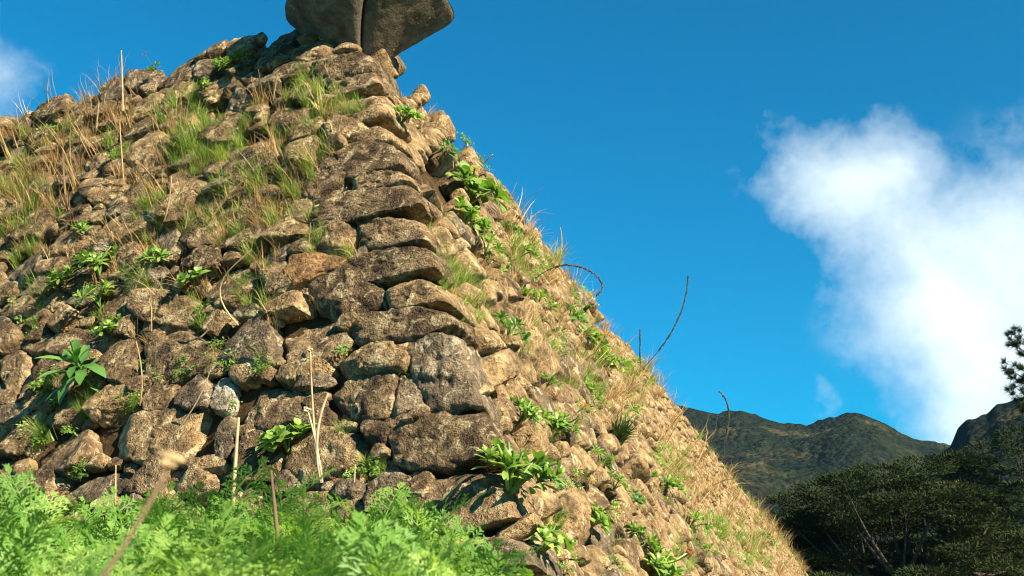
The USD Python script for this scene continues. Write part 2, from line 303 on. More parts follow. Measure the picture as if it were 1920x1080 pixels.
# ------------------------------------------------------------------ stones
ICO = {k: trimesh.creation.icosphere(k) for k in (1, 2, 3, 4)}
def stone_mesh(rad, depth, level, seed, tilt=(0, 0), cuts=3, rough=1.0, p=2.7):
    """rad: function angle -> in-plane radius. Returns vertices in (u, v, w) and faces."""
    ico = ICO[level]; d = np.array(ico.vertices); r = np.random.default_rng(seed)
    c = np.hypot(d[:, 0], d[:, 1]); zz = np.abs(d[:, 2])
    s = 1 / np.maximum(c ** p + zz ** p, 1e-9) ** (1 / p)
    th = np.arctan2(d[:, 1], d[:, 0]); R = rad(th)
    mean = float(np.mean(rad(np.linspace(-np.pi, np.pi, 33))))
    P = np.stack([R * c * s * np.cos(th), R * c * s * np.sin(th), depth * d[:, 2] * s], 1)
    for _ in range(cuts):                                              # flat facets
        a = r.uniform(0, 2 * np.pi); e = r.uniform(0.15, 1.1)
        n = np.array([math.cos(a) * math.cos(e), math.sin(a) * math.cos(e), math.sin(e)])
        h = P @ n; lim = np.quantile(h, r.uniform(0.80, 0.93)); over = np.maximum(h - lim, 0)
        P -= (over * 0.82)[:, None] * n
    h = P[:, 2] + r.normal(0, .06) * P[:, 0] + r.normal(0, .06) * P[:, 1]; over = np.maximum(h - np.quantile(h, .80), 0); P[:, 2] -= over * .75
    P[:, 2] += tilt[0] * P[:, 0] + tilt[1] * P[:, 1]
    nrm = d * [1, 1, 1.0]
    o = r.uniform(0, 100, 3)
    k = 1 / mean
    a1 = (meshkit.fbm(P * 1.5 * k + o, 3, 1) - .5) * 0.14 * mean
    a2 = (meshkit.fbm(P * 5.5 * k + o, 4, 5) - .5) * 0.12 * mean
    rg = 1 - np.abs(2 * meshkit.fbm(P * 3.2 * k + o, 3, 9) - 1)
    a3 = -(np.clip(rg - .72, 0, 1)) * 0.18 * mean
    P += nrm * (rough * (a1 * 0.8 + a2 + a3))[:, None]
    return P, np.array(ico.faces)

# stones read off the photograph: centre x, y, width, height, turn (degrees, clockwise), material, proud
LEFT = [(28, 697, 60, 66, 0, 0), (83, 688, 46, 54, 0, 3), (232, 676, 84, 88, 15, 3), (333, 662, 132, 100, -10, 3), (14, 747, 36, 26, 0, 0), (25, 784, 58, 48, -5, 2), (83, 755, 30, 32, 0, 0),
        (124, 768, 80, 58, -12, 0), (203, 757, 84, 64, -8, 1), (301, 743, 76, 50, -15, 0), (364, 735, 76, 68, -15, 2), (416, 733, 42, 68, 0, 5), (460, 703, 44, 34, 0, 1), (57, 794, 50, 13, 0, 1),
        (36, 826, 74, 50, -10, 0), (114, 838, 118, 94, -8, 0), (292, 817, 250, 96, -2, 1), (423, 818, 34, 86, 4, 2), (10, 880, 40, 60, 0, 1), (38, 872, 32, 40, 0, 1), (85, 912, 108, 48, 0, 0),
        (188, 908, 104, 62, -8, 2), (283, 902, 72, 82, 0, 3), (383, 871, 96, 26, 4, 1), (375, 914, 76, 52, 0, 0), (255, 952, 46, 34, 0, 2), (478, 860, 100, 88, 5, 3),
        (462, 645, 112, 88, -5, 2), (575, 637, 128, 104, 25, 0), (537, 573, 92, 42, -8, 1), (687, 677, 134, 54, 4, 1), (570, 693, 98, 44, -6, 1), (580, 722, 104, 20, -8, 2), (680, 742, 138, 88, -4, 0), (763, 741, 50, 80, 18, 2),
        (500, 758, 138, 92, 8, 0), (638, 794, 56, 14, -3, 2), (616, 851, 148, 98, -6, 0), (704, 808, 42, 42, 0, 3), (728, 871, 38, 30, 0, 2), (727, 903, 88, 36, 4, 2), (790, 916, 32, 46, 10, 0), (727, 944, 92, 48, 4, 3), (665, 925, 44, 30, 0, 2),
        (595, 338, 148, 60, -8, 3), (620, 438, 88, 54, -6, 1), (592, 503, 110, 68, -4, 4), (655, 543, 126, 86, -6, 3), (505, 473, 82, 42, -8, 2), (437, 540, 96, 92, -20, 0), (318, 577, 120, 64, -5, 0), (208, 580, 86, 56, 0, 0), (290, 624, 62, 30, 0, 1),
        (33, 579, 70, 40, -10, 1), (70, 622, 60, 34, -8, 3), (20, 640, 42, 50, 0, 0), (120, 598, 60, 40, -18, 1), (285, 278, 108, 58, -27, 1), (197, 358, 78, 50, -8, 1), (262, 150, 58, 50, -20, 2), (328, 137, 86, 46, -18, 3), (395, 128, 60, 42, -18, 2),
        (93, 207, 62, 46, -15, 3), (48, 232, 36, 40, -10, 2), (155, 192, 56, 42, -20, 2), (210, 172, 44, 40, -15, 2), (512, 92, 96, 60, -30, 3), (455, 122, 50, 46, -25, 3), (20, 258, 44, 40, -10, 2), (575, 160, 74, 46, -20, 0), (540, 135, 66, 34, -25, 3),
        (500, 165, 90, 30, -12, 2), (450, 190, 120, 40, -10, 2), (350, 205, 70, 40, -20, 0), (270, 200, 80, 40, -20, 1), (420, 235, 100, 60, -15, 0), (500, 260, 70, 40, -10, 1), (540, 215, 80, 50, -10, 3), (60, 350, 76, 60, -14, 0), (120, 300, 60, 44, -20, 2),
        (180, 300, 64, 40, -15, 0), (265, 360, 64, 60, -20, 0), (350, 340, 80, 60, -10, 0), (470, 320, 90, 70, -8, 3), (555, 395, 80, 40, -8, 0), (480, 395, 80, 56, -8, 3), (380, 440, 90, 50, -10, 0), (120, 460, 90, 50, -12, 0), (40, 500, 80, 60, -8, 2), (300, 450, 70, 46, -10, 2),
        (280, 520, 90, 50, -14, 2), (640, 240, 70, 36, -6, 0)]
# stones that turn the corner: centre y on the arris, height, turn; width (m) on the left face, on the right face; material; proud
CORN = [(108, 66, .62, .62, 3, .06), (148, 40, .50, .35, 0, .02), (188, 60, .58, .55, 1, .03), (238, 44, .42, .70, 1, .00), (282, 76, .78, .45, 3, .02), (330, 54, .50, .70, 0, .02), (372, 64, .90, .30, 3, .05), (425, 66, .52, .42, 0, .00),
        (482, 68, .66, .40, 3, .03), (540, 62, .44, .95, 1, .00), (596, 80, .74, .46, 3, .04), (700, 176, .38, .42, 2, .03), (826, 118, .64, .26, 3, .06), (948, 130, .64, .50, 0, .03), (1048, 90, .30, .60, 2, .03), (1150, 90, .5, .5, 0, .02)]
RIGHT = [(815, 362, 90, 110, 50, 1), (800, 215, 40, 60, 50, 1), (780, 150, 46, 70, 62, 1), (850, 290, 50, 80, 55, 1), (880, 500, 60, 90, 60, 1), (935, 690, 60, 110, 62, 1), (905, 730, 40, 80, 70, 1), (1010, 930, 90, 70, 40, 1), (1040, 1010, 80, 90, 45, 1), (965, 830, 50, 80, 50, 0),
         (1130, 930, 70, 44, 45, 1), (1200, 880, 60, 36, 45, 1), (1090, 860, 60, 40, 50, 1), (1060, 730, 60, 40, 50, 0), (985, 980, 60, 50, 40, 0), (1127, 617, 34, 44, 52, 4), (1086, 560, 50, 26, 52, 2), (1110, 590, 40, 22, 52, 0)]
arris_px = project(P0 + ARR * np.linspace(0, TOPZ, 400)[:, None]); arris_v = np.linspace(0, TOPZ, 400)
def arris_at(y): return float(np.interp(-y, -arris_px[:, 1][::1], arris_v)) if arris_px[0, 1] < arris_px[-1, 1] else float(np.interp(y, arris_px[::-1, 1], arris_v[::-1]))

class Site: pass
def ellipse_from_px(face, px, py, w, h, ang, mat):
    c, J = face.jac(px, py); a = math.radians(ang); rot = np.array([[math.cos(a), -math.sin(a)], [math.sin(a), math.cos(a)]])
    Mx = J @ rot @ np.diag([w / 2, h / 2]); s = Site(); s.c, s.M, s.mat = c, Mx, mat
    return s
class Layer:
    """one face of the wall as a raster in which stones are packed like dry masonry"""
    def __init__(s, face, u0, u1, res, sgn, wavy):
        s.face, s.res, s.u0 = face, res, u0
        s.nu, s.nv = int((u1 - u0) / res), int((face.top + .05) / res)
        s.U, s.V = np.meshgrid(u0 + (np.arange(s.nu) + .5) * res, (np.arange(s.nv) + .5) * res, indexing='ij')
        s.best = np.full(s.U.shape, 9.0); s.label = np.full(s.U.shape, -1)
        s.sites = []; s.blocked = s.U < face.k * s.V
        q = project(face.at(s.U, s.V).reshape(-1, 3)); X, Y = q[:, 0].reshape(s.U.shape), q[:, 1].reshape(s.U.shape)
        s.blocked |= ((X > 533) & (X < 900) & (Y < 50 + (X - 540) * .22)) if face.d is DL else (Y < 96)
    def win(s, st, k=1.5):
        ext = np.abs(st.M).sum(1) * k
        i0, i1 = int((st.c[0] - ext[0] - s.u0) / s.res), int((st.c[0] + ext[0] - s.u0) / s.res) + 2
        j0, j1 = int((st.c[1] - ext[1]) / s.res), int((st.c[1] + ext[1]) / s.res) + 2
        return slice(max(i0, 0), max(min(i1, s.nu), 0)), slice(max(j0, 0), max(min(j1, s.nv), 0))
    def put(s, st, reach=1.38):
        W = s.win(st)
        if s.U[W].size == 0: return
        q = np.stack([s.U[W] - st.c[0], s.V[W] - st.c[1]], -1) @ np.linalg.inv(st.M).T
        d = (np.abs(q) ** 2.3).sum(-1) ** (1 / 2.3)
        k = len(s.sites); st.k = k; s.sites.append(st)
        b = s.best[W]; ok = (d < b) & (d < reach) & ~s.blocked[W]
        b[ok] = d[ok]; lb = s.label[W]; lb[ok] = k
    def taken(s): return (s.best < 1.04) | s.blocked
    def fill(s, rmax, rmin, squash, r, mats, tries=4000):
        """greedy packing: the widest gap gets the next stone"""
        while True:
            free = ~s.taken()
            if not free.any(): break
            step = 1
            dt = ndimage.distance_transform_edt(np.pad(free, 1), sampling=(s.res, s.res * squash))[1:-1, 1:-1]
            if dt.max() <= rmin * 1.001: break
            mx = ndimage.maximum_filter(dt, size=9)
            cand = np.argwhere((dt == mx) & (dt > max(rmin, dt.max() * 0.55)))
            r.shuffle(cand); cand = cand[np.argsort(-dt[tuple(cand.T)] * r.uniform(.7, 1, len(cand)))]
            done = []
            for i, j in cand:
                rho = dt[i, j]
                u, v = s.U[i, j], s.V[i, j]; lim = rmax * r.lognormal(0, .28)
                rho = min(rho, lim)
                if any(abs(u - a) < (rho + c) * 1.05 and abs(v - b) < (rho + c) / squash * 1.05 for a, b, c in done): continue
                done.append((u, v, rho))
                st = Site(); a = r.normal(0, .13) + s.slope(u, v); st.c = np.array([u, v])
                rot = np.array([[math.cos(a), -math.sin(a)], [math.sin(a), math.cos(a)]])
                st.M = rot @ np.diag([rho * r.uniform(1.0, 1.2), rho / squash * r.uniform(.95, 1.15)]); st.mat = mats(r)
                s.put(st)
    def slope(s, u, v): return 0.0
    def outlines(s):
        """radial outline of every stone's own cell"""
        th = np.linspace(-np.pi, np.pi, 41)[:-1]; out = []
        for st in s.sites:
            W = s.win(st, 1.6)
            if (s.label[W] == st.k).sum() < 6: out.append(None); continue
            ext = np.abs(st.M).sum(1).max() * 1.5; rs = np.arange(0, ext, s.res * .7)
            uu = st.c[0] + rs[None] * np.cos(th)[:, None]; vv = st.c[1] + rs[None] * np.sin(th)[:, None]
            i = np.clip(((uu - s.u0) / s.res).astype(int), 0, s.nu - 1); j = np.clip((vv / s.res).astype(int), 0, s.nv - 1)
            inside = (s.label[i, j] == st.k) & (vv < s.face.top + .12)
            first = np.where(inside.all(1), len(rs) - 1, np.argmin(inside, 1)); rr = np.maximum(rs[first], s.res)
            for _ in range(1): rr = .12 * np.roll(rr, 1) + .76 * rr + .12 * np.roll(rr, -1)
            out.append((th, rr))
        return out

bastion = thing('stone_bastion', 'corner bastion of rough brown fieldstones with weeds growing in its joints, behind the feathery weeds', 'fort wall')
def mats_left(r): return int(r.choice([0, 0, 0, 1, 1, 2, 2, 3, 3]))
def mats_right(r): return int(r.choice([0, 1, 1, 0, 2, 3]))
def corner_sites(face, which):
    out = []
    for (y, h, wl, wr, mat, proud) in CORN:
        t = arris_at(y); t0, t1 = arris_at(y + h / 2), arris_at(y - h / 2)
        w = (wl, wr)[which]; lenv = (t1 - t0) * np.linalg.norm(ARR - (ARR @ face.d) * face.d)
        st = Site(); v = t * np.linalg.norm(ARR - (ARR @ face.d) * face.d)
        st.c = np.array([face.k * v, v]); st.M = np.array([[w, face.k * lenv / 2], [0, lenv / 2]]); st.mat = mat; st.corner = True
        out.append(st)
    return out
def build_face(layer, name, sites, which, rmax, rmin, squash, mats, seed, label, quota, big_px):
    r = np.random.default_rng(seed); face = layer.face
    for st in corner_sites(face, which): layer.put(st, 1.0)
    for q in sites: layer.put(ellipse_from_px(face, *q))
    layer.fill(rmax, rmin, squash, r, mats)
    grp = UsdGeom.Xform.Define(stage, numbered(str(bastion.GetPath()), name))
    tag(grp, label)
    todo = []
    for st, ol in zip(layer.sites, layer.outlines()):
        if ol is None or getattr(st, 'corner', False): continue
        if ol[1].mean() < .035 or (which and st.c[1] > face.top - .16 and ol[1].mean() < .09): continue
        P = project(face.at(*st.c)); size = 2 * np.mean(ol[1]) * F / P[2]
        seen = -60 < P[0] < 1980 and -60 < P[1] < 1130
        todo.append((size if seen else size * .1, st, ol, seen))
    todo.sort(key=lambda q: -q[0])
    rest = MB(); count = 0
    for i, (size, st, (th, rr), seen) in enumerate(todo):
        mean = rr.mean(); lev = 4 if size > 62 else 3 if size > 26 else 2
        single = count < quota and seen and size > 12
        if not single: lev = min(lev, 2)
        small = mean < 0.07
        dep = np.clip(mean * r.uniform(.60, .95) * (1 + .5 * which), .04, .26)
        f = lambda t, th=th, rr=rr: np.interp(t, np.r_[th, np.pi], np.r_[rr, rr[0]]) * (1.02 if which == 0 else .93)
        top = st.c[1] > face.top - .25
        P, fc = stone_mesh(f, dep, lev, int(r.integers(1 << 30)), (r.normal(0, .09 + .02 * which), r.normal(-.06, .11 + .02 * which)), cuts=3 if not small else 2, p=r.uniform(3.6, 6.0) - 1.1 * which)
        proud = r.normal(.038, .022) - np.quantile(P[:, 2], .97) + (-.03 if small else 0)
        V = face.at(st.c[0] + P[:, 0], st.c[1] + P[:, 1], P[:, 2] + proud)
        if face is RF: fc = fc[:, ::-1]
        if single:
            c = face.at(*st.c)
            o = obj('stone', (V - c, fc), ST[st.mat], grp, smooth=True)
            UsdGeom.Xformable(o).AddTranslateOp().Set(Gf.Vec3d(*map(float, c))); count += 1
        else: rest.add(V, fc)
    if rest.v:
        tag(obj('small_stones', rest.get(), ST[1 if which else 0], grp, smooth=True), kind='stuff')
    return grp
Lc = Layer(LF, -2.6, 10.6, .016, 1, 0)
Rc = Layer(RF, -.6, 17.0, .020, 1, 0)
gl = build_face(Lc, 'wall_face', LEFT, 0, .27, .055, 1.95, mats_left, 21, 'left face, grazed by the sun', 215, 30)
gr = build_face(Rc, 'wall_face', RIGHT, 1, .26, .06, 1.75, mats_right, 22, 'right face in full sun, running away into the distance', 85, 30)

# far part of the right face: the same masonry, too far to pick apart
def far_face():
    r = np.random.default_rng(5); mb = MB(); v0 = 0.0
    ico = {}
    while v0 < RF.top - .05:
        hh = min(r.uniform(.20, .34), RF.top - v0); u = 16.75 + r.uniform(0, .3)
        while u < 82:
            w = r.uniform(.26, .62); cu, cv = u + w / 2, v0 + hh / 2 + r.normal(0, .02)
            lev = 2 if u < 30 else 1
            pr = r.uniform(2, 3.4); a0, b0 = w / 2, hh / 2
            f = lambda t: 1 / ((np.abs(np.cos(t)) / a0) ** pr + (np.abs(np.sin(t)) / b0) ** pr) ** (1 / pr)
            P, fc = stone_mesh(f, r.uniform(.08, .16), lev, int(r.integers(1 << 30)), (r.normal(0, .1), r.normal(-.1, .12)), cuts=2)
            mb.add(RF.at(cu + P[:, 0], cv + P[:, 1], P[:, 2] + r.normal(-.045, .025)), fc[:, ::-1]); u += w
        v0 += hh
    tag(obj('far_stones', mb.get(), ST[1], gr, smooth=True), 'distant stones of the right face', kind='stuff')
far_face()

# corner stones: sheared rounded blocks that turn the arris
def corner_stone(y, h, wl, wr, mat, proud, seed):
    r = np.random.default_rng(seed); t0, t1 = arris_at(y + h / 2), arris_at(y - h / 2); gap = .006
    ico = ICO[4]; d = np.array(ico.vertices); p = 7.0
    q = d / ((np.abs(d) ** p).sum(1) ** (1 / p))[:, None]               # rounded cube in [-1, 1]
    o = r.uniform(0, 100, 3)
    a, b, c = (q[:, 0] + 1) / 2, (q[:, 1] + 1) / 2, (q[:, 2] + 1) / 2
    sl, sr = r.normal(0, .10), r.normal(0, .08)
    taper = 1 - .22 * r.uniform(0, 1) * np.abs(2 * a - 1) ** 2
    t = (t0 + t1) / 2 + (c - .5) * (t1 - t0 - 2 * gap) * taper * 1.06 + (a - .3) * sl * (t1 - t0) + (b - .3) * sr * (t1 - t0)
    P = P0 + t[:, None] * ARR + (a * wl)[:, None] * DL + (b * wr)[:, None] * DR + proud * .55 * (LF.n + RF.n) * (1 - .5 * a - .5 * b)[:, None]
    cen = P.mean(0); k = 1 / max(.12, (t1 - t0) * .55)
    for _ in range(3):
        n = (-DL if _ else -DR) * r.uniform(.1, .5) + r.choice([-1, 1]) * r.uniform(.6, 1) * np.array([0, 0, 1.]); n /= np.linalg.norm(n)
        hh = (P - cen) @ n; over = np.maximum(hh - np.quantile(hh, r.uniform(.86, .95)), 0); P = P - (over * .7)[:, None] * n
    nr = d[:, :1] * DL + d[:, 1:2] * DR + d[:, 2:] * np.array([0, 0, 1.]); nr /= np.linalg.norm(nr, axis=1, keepdims=True)
    amp = (t1 - t0) * .5
    a1 = (meshkit.fbm(P * 1.2 * k + o, 3, 1) - .5) * .15 * amp + (meshkit.fbm(P * 4.5 * k + o, 4, 3) - .5) * .19 * amp
    rg = 1 - np.abs(2 * meshkit.fbm(P * 2.6 * k + o, 3, 9) - 1)
    P = P + nr * (a1 - np.clip(rg - .74, 0, 1) * .3 * amp)[:, None]
    tm = trimesh.Trimesh(P, ico.faces, process=False); f = np.array(ico.faces)
    if tm.volume < 0: f = f[:, ::-1]
    ob = obj('corner_stone', (P - cen, f), ST[mat], bastion, smooth=True)
    UsdGeom.Xformable(ob).AddTranslateOp().Set(Gf.Vec3d(*map(float, cen)))
for i, q in enumerate(CORN): corner_stone(*q, 100 + i)

# earth and rubble inside the bastion, just behind its faces
def core():
    def sheet(face, us, vs, seed, flip, back=.085):
        U, V = np.meshgrid(us, vs, indexing='ij'); U = U + face.k * V * (1 - 0)
        w = -back - .9 * np.clip((V - face.top + (1.15 if face is LF else .45)) / .2, 0, 1) * np.clip(((1.9 if face is LF else .7) - U + face.k * V) / .2, 0, 1) + (meshkit.fbm(np.stack([U * 6, V * 6, 0 * U], -1), 3, seed) - .5) * .07
        w = w - .30 * np.clip((V - face.top + .42) / .3, 0, 1); P = face.at(U, V, w); m, n = U.shape; i = np.arange(m * n).reshape(m, n)
        a, b, c, d = i[:-1, :-1].ravel(), i[1:, :-1].ravel(), i[1:, 1:].ravel(), i[:-1, 1:].ravel()
        f = np.vstack([np.stack([a, b, c], 1), np.stack([a, c, d], 1)])
        return P.reshape(-1, 3), f[:, ::-1] if flip else f
    mb = MB()
    mb.add(*sheet(LF, np.arange(.26, 12, .06), np.linspace(-.2, LF.top - .06, 110), 31, True, .08))
    mb.add(*sheet(RF, np.r_[np.arange(.26, 20, .07), np.arange(20.2, 83, .5)], np.linspace(-.2, RF.top - .06, 100), 32, False, .15))
    T = P0 + ARR * TOPZ - [0, 0, .45]
    a, b, c = T, T + DL * 12, T + DR * 83
    mb.add(np.array([a, b, c]), np.array([[0, 2, 1]]))
    obj('earth_core', mb.get(), SOIL, bastion, smooth=True)
core()

# ------------------------------------------------------------------ carved corbel of the corner turret
def corbel():
    def zat(px, py, depth): 
        d = ray(px, py); return EYE + d * depth / (d @ _f)
    T = P0 + ARR * TOPZ
    rimR = zat(846, 32, 9.4); rimL = zat(538, 32, 9.4)
    Rr = np.linalg.norm((rimR - rimL)[:2]) / 2
    cx, cy = (rimR + rimL)[:2] / 2; zr = rimR[2]
    t = thing('turret_corbel', 'smooth dark carved corbel of two rounded blocks jutting out at the top corner', 'corbel', (cx, cy, zr))
    prof = [(0.0, -.84), (.30, -.585), (.60, -.33), (.86, -.105), (.975, -.006), (.995, .02), (1.0, .10), (1.0, .3), (.99, .62), (.97, .9), (.9, .96), (.0, .97)]
    pp = np.array(prof); s = np.r_[0, np.cumsum(np.hypot(*np.diff(pp, axis=0).T))]
    ss = np.linspace(0, s[-1], 130); pr = np.stack([np.interp(ss, s, pp[:, 0]), np.interp(ss, s, pp[:, 1])], 1)
    for _ in range(2): pr[1:-1] = .25 * pr[:-2] + .5 * pr[1:-1] + .25 * pr[2:]
    # azimuth of the joint between the two blocks
    jd = ray(702, 50); tj = ((cy - EYE[1]) / jd[1]); jx = (EYE + jd * tj)[0] - cx
    ja = math.atan2(jx, -math.sqrt(max(Rr ** 2 - jx ** 2, 0))) % (2 * math.pi)           # atan2(x, y)
    for k, (a0, a1) in enumerate([(ja + .018, 4.80), (1.47, ja - .018)]):
        th = np.linspace(a0, a1, 110); e = np.abs(th - ja)
        edge = 1 - .20 * np.exp(-e / .06) - (.10 if k == 1 else .04) * np.exp(-e / .30)
        A, I = np.meshgrid(th, np.arange(len(pr)), indexing='ij'); A = A - .32 * (pr[I, 1] + .05) * np.clip(1 - np.abs(A - ja) / 1.2, 0, 1)
        r = pr[I, 0] * Rr * edge[:, None] * (1.0 if k == 0 else 1.03); z = pr[I, 1] * Rr - (.085 if k == 0 else 0)
        lean = .05 * (z + .2)
        x, y = r * np.sin(A), r * np.cos(A)
        n = np.stack([np.sin(A), np.cos(A), 0 * A], -1)
        if k == 1:                                                       # broken upper edge
            lim = .03 + .58 * np.clip(Rr * .985 - x * .97 + y * .05, 0, 9) ** 1.0
            z = np.minimum(z, lim)
        P = np.stack([x, y, z], -1)
        dsp = (meshkit.fbm(P * 3.2 + 7 + k * 9, 3, 2) - .5) * .05 + (meshkit.fbm(P * 16 + 3, 4, 6) - .5) * .018
        P = P + n * dsp[..., None] * np.clip(pr[I, 0] * 3, 0, 1)[..., None]
        m, q = A.shape; idx = np.arange(m * q).reshape(m, q)
        a, b, c, d = idx[:-1, :-1].ravel(), idx[1:, :-1].ravel(), idx[1:, 1:].ravel(), idx[:-1, 1:].ravel()
        f = [np.stack([a, c, b], 1), np.stack([a, d, c], 1)]
        V = P.reshape(-1, 3); c0 = len(V); V = np.vstack([V, [[0, 0, 0.0]]])
        f.append(np.array([(c0, idx[0, i], idx[0, i + 1]) for i in range(q - 1)])); f.append(np.array([(c0, idx[-1, i + 1], idx[-1, i]) for i in range(q - 1)]))
        tm = trimesh.Trimesh(V, np.vstack(f), process=False); F_ = np.vstack(f)
        if tm.volume < 0: F_ = F_[:, ::-1]
        tag(obj('corbel_block', (V, F_), CORBEL, t, smooth=40), 'broken block with a chipped pale corner' if k == 1 else None)
corbel()

# ------------------------------------------------------------------ plants
def ribbon(pts, widths, side):
    pts = np.asarray(pts, float); w = np.asarray(widths)[:, None] / 2; side = np.asarray(side, float)
    if side.ndim == 1: side = np.repeat(side[None], len(pts), 0)
    v = np.stack([pts - side * w, pts + side * w], 1).reshape(-1, 3); f = []
    for i in range(len(pts) - 1):
        a = 2 * i; f += [(a, a + 1, a + 3), (a, a + 3, a + 2)]
    return v, np.array(f)
def frame(z, spin=0.0):
    z = np.asarray(z, float) / np.linalg.norm(z); x = np.cross([0.13, 1, 0.07], z); x /= np.linalg.norm(x); y = np.cross(z, x)
    c, s = math.cos(spin), math.sin(spin); return np.stack([c * x + s * y, -s * x + c * y, z], 1)   # columns
def set_matrix(prim, R, t, scale):
    A = R * scale
    x = UsdGeom.Xformable(prim); x.ClearXformOpOrder()
    x.AddTransformOp().Set(Gf.Matrix4d(*[float(q) for row in (list(A[:, 0]) + [0], list(A[:, 1]) + [0], list(A[:, 2]) + [0], list(t) + [1]) for q in row]))

def grass_tuft(n, r, spread, arch, wid, hmin=.55):
    mb = MB()
    for _ in range(n):
        a = r.uniform(0, 2 * np.pi); h = r.uniform(hmin, 1.0); lean = abs(r.normal(0, spread)); d = np.array([math.cos(a), math.sin(a), 0])
        b = np.array([r.normal(0, .06), r.normal(0, .06), -.04]); s = np.linspace(0, 1, 5)
        bend = lean * s + arch * r.uniform(.3, 1.2) * s ** 2.3
        p = b + d * (h * np.cumsum(np.r_[0, np.sin(np.minimum(bend[1:], 2.6)) * .25]))[:, None] + np.array([0, 0, 1]) * (h * np.cumsum(np.r_[0, np.cos(np.minimum(bend[1:], 2.6)) * .25]))[:, None]
        sd = np.array([-math.sin(a), math.cos(a), 0]) + r.normal(0, .3, 3); sd /= np.linalg.norm(sd)
        mb.add(*ribbon(p, wid * np.array([.9, 1, .85, .55, .06]), sd))
    return mb.get()
def instancer(name, label, cat, protos, mats, pos, quat, scale, idx, kind='stuff'):
    pi = UsdGeom.PointInstancer.Define(stage, '/World/' + name); tag(pi, label, cat, kind=kind)
    UsdGeom.Scope.Define(stage, f'/World/{name}/kinds')
    targets = []
    for i, (pm, mt) in enumerate(zip(protos, mats)):
        m = usdkit.mesh(stage, f'/World/{name}/kinds/tuft' + (f'_{i:03d}' if i else ''), pm, mt, smooth=True); targets.append(m.GetPath())
    pi.CreatePrototypesRel().SetTargets(targets)
    pi.CreatePositionsAttr(Vt.Vec3fArray.FromNumpy(np.asarray(pos, np.float32)))
    pi.CreateOrientationsAttr(Vt.QuathArray([Gf.Quath(float(q[0]), Gf.Vec3h(*map(float, q[1:]))) for q in quat]))
    pi.CreateScalesAttr(Vt.Vec3fArray.FromNumpy(np.asarray(scale, np.float32)))
    pi.CreateProtoIndicesAttr(Vt.IntArray.FromNumpy(np.asarray(idx, np.int32)))
    return pi
def quat_of(R):
    from scipy.spatial.transform import Rotation
    q = Rotation.from_matrix(R).as_quat(); return np.array([q[3], q[0], q[1], q[2]])

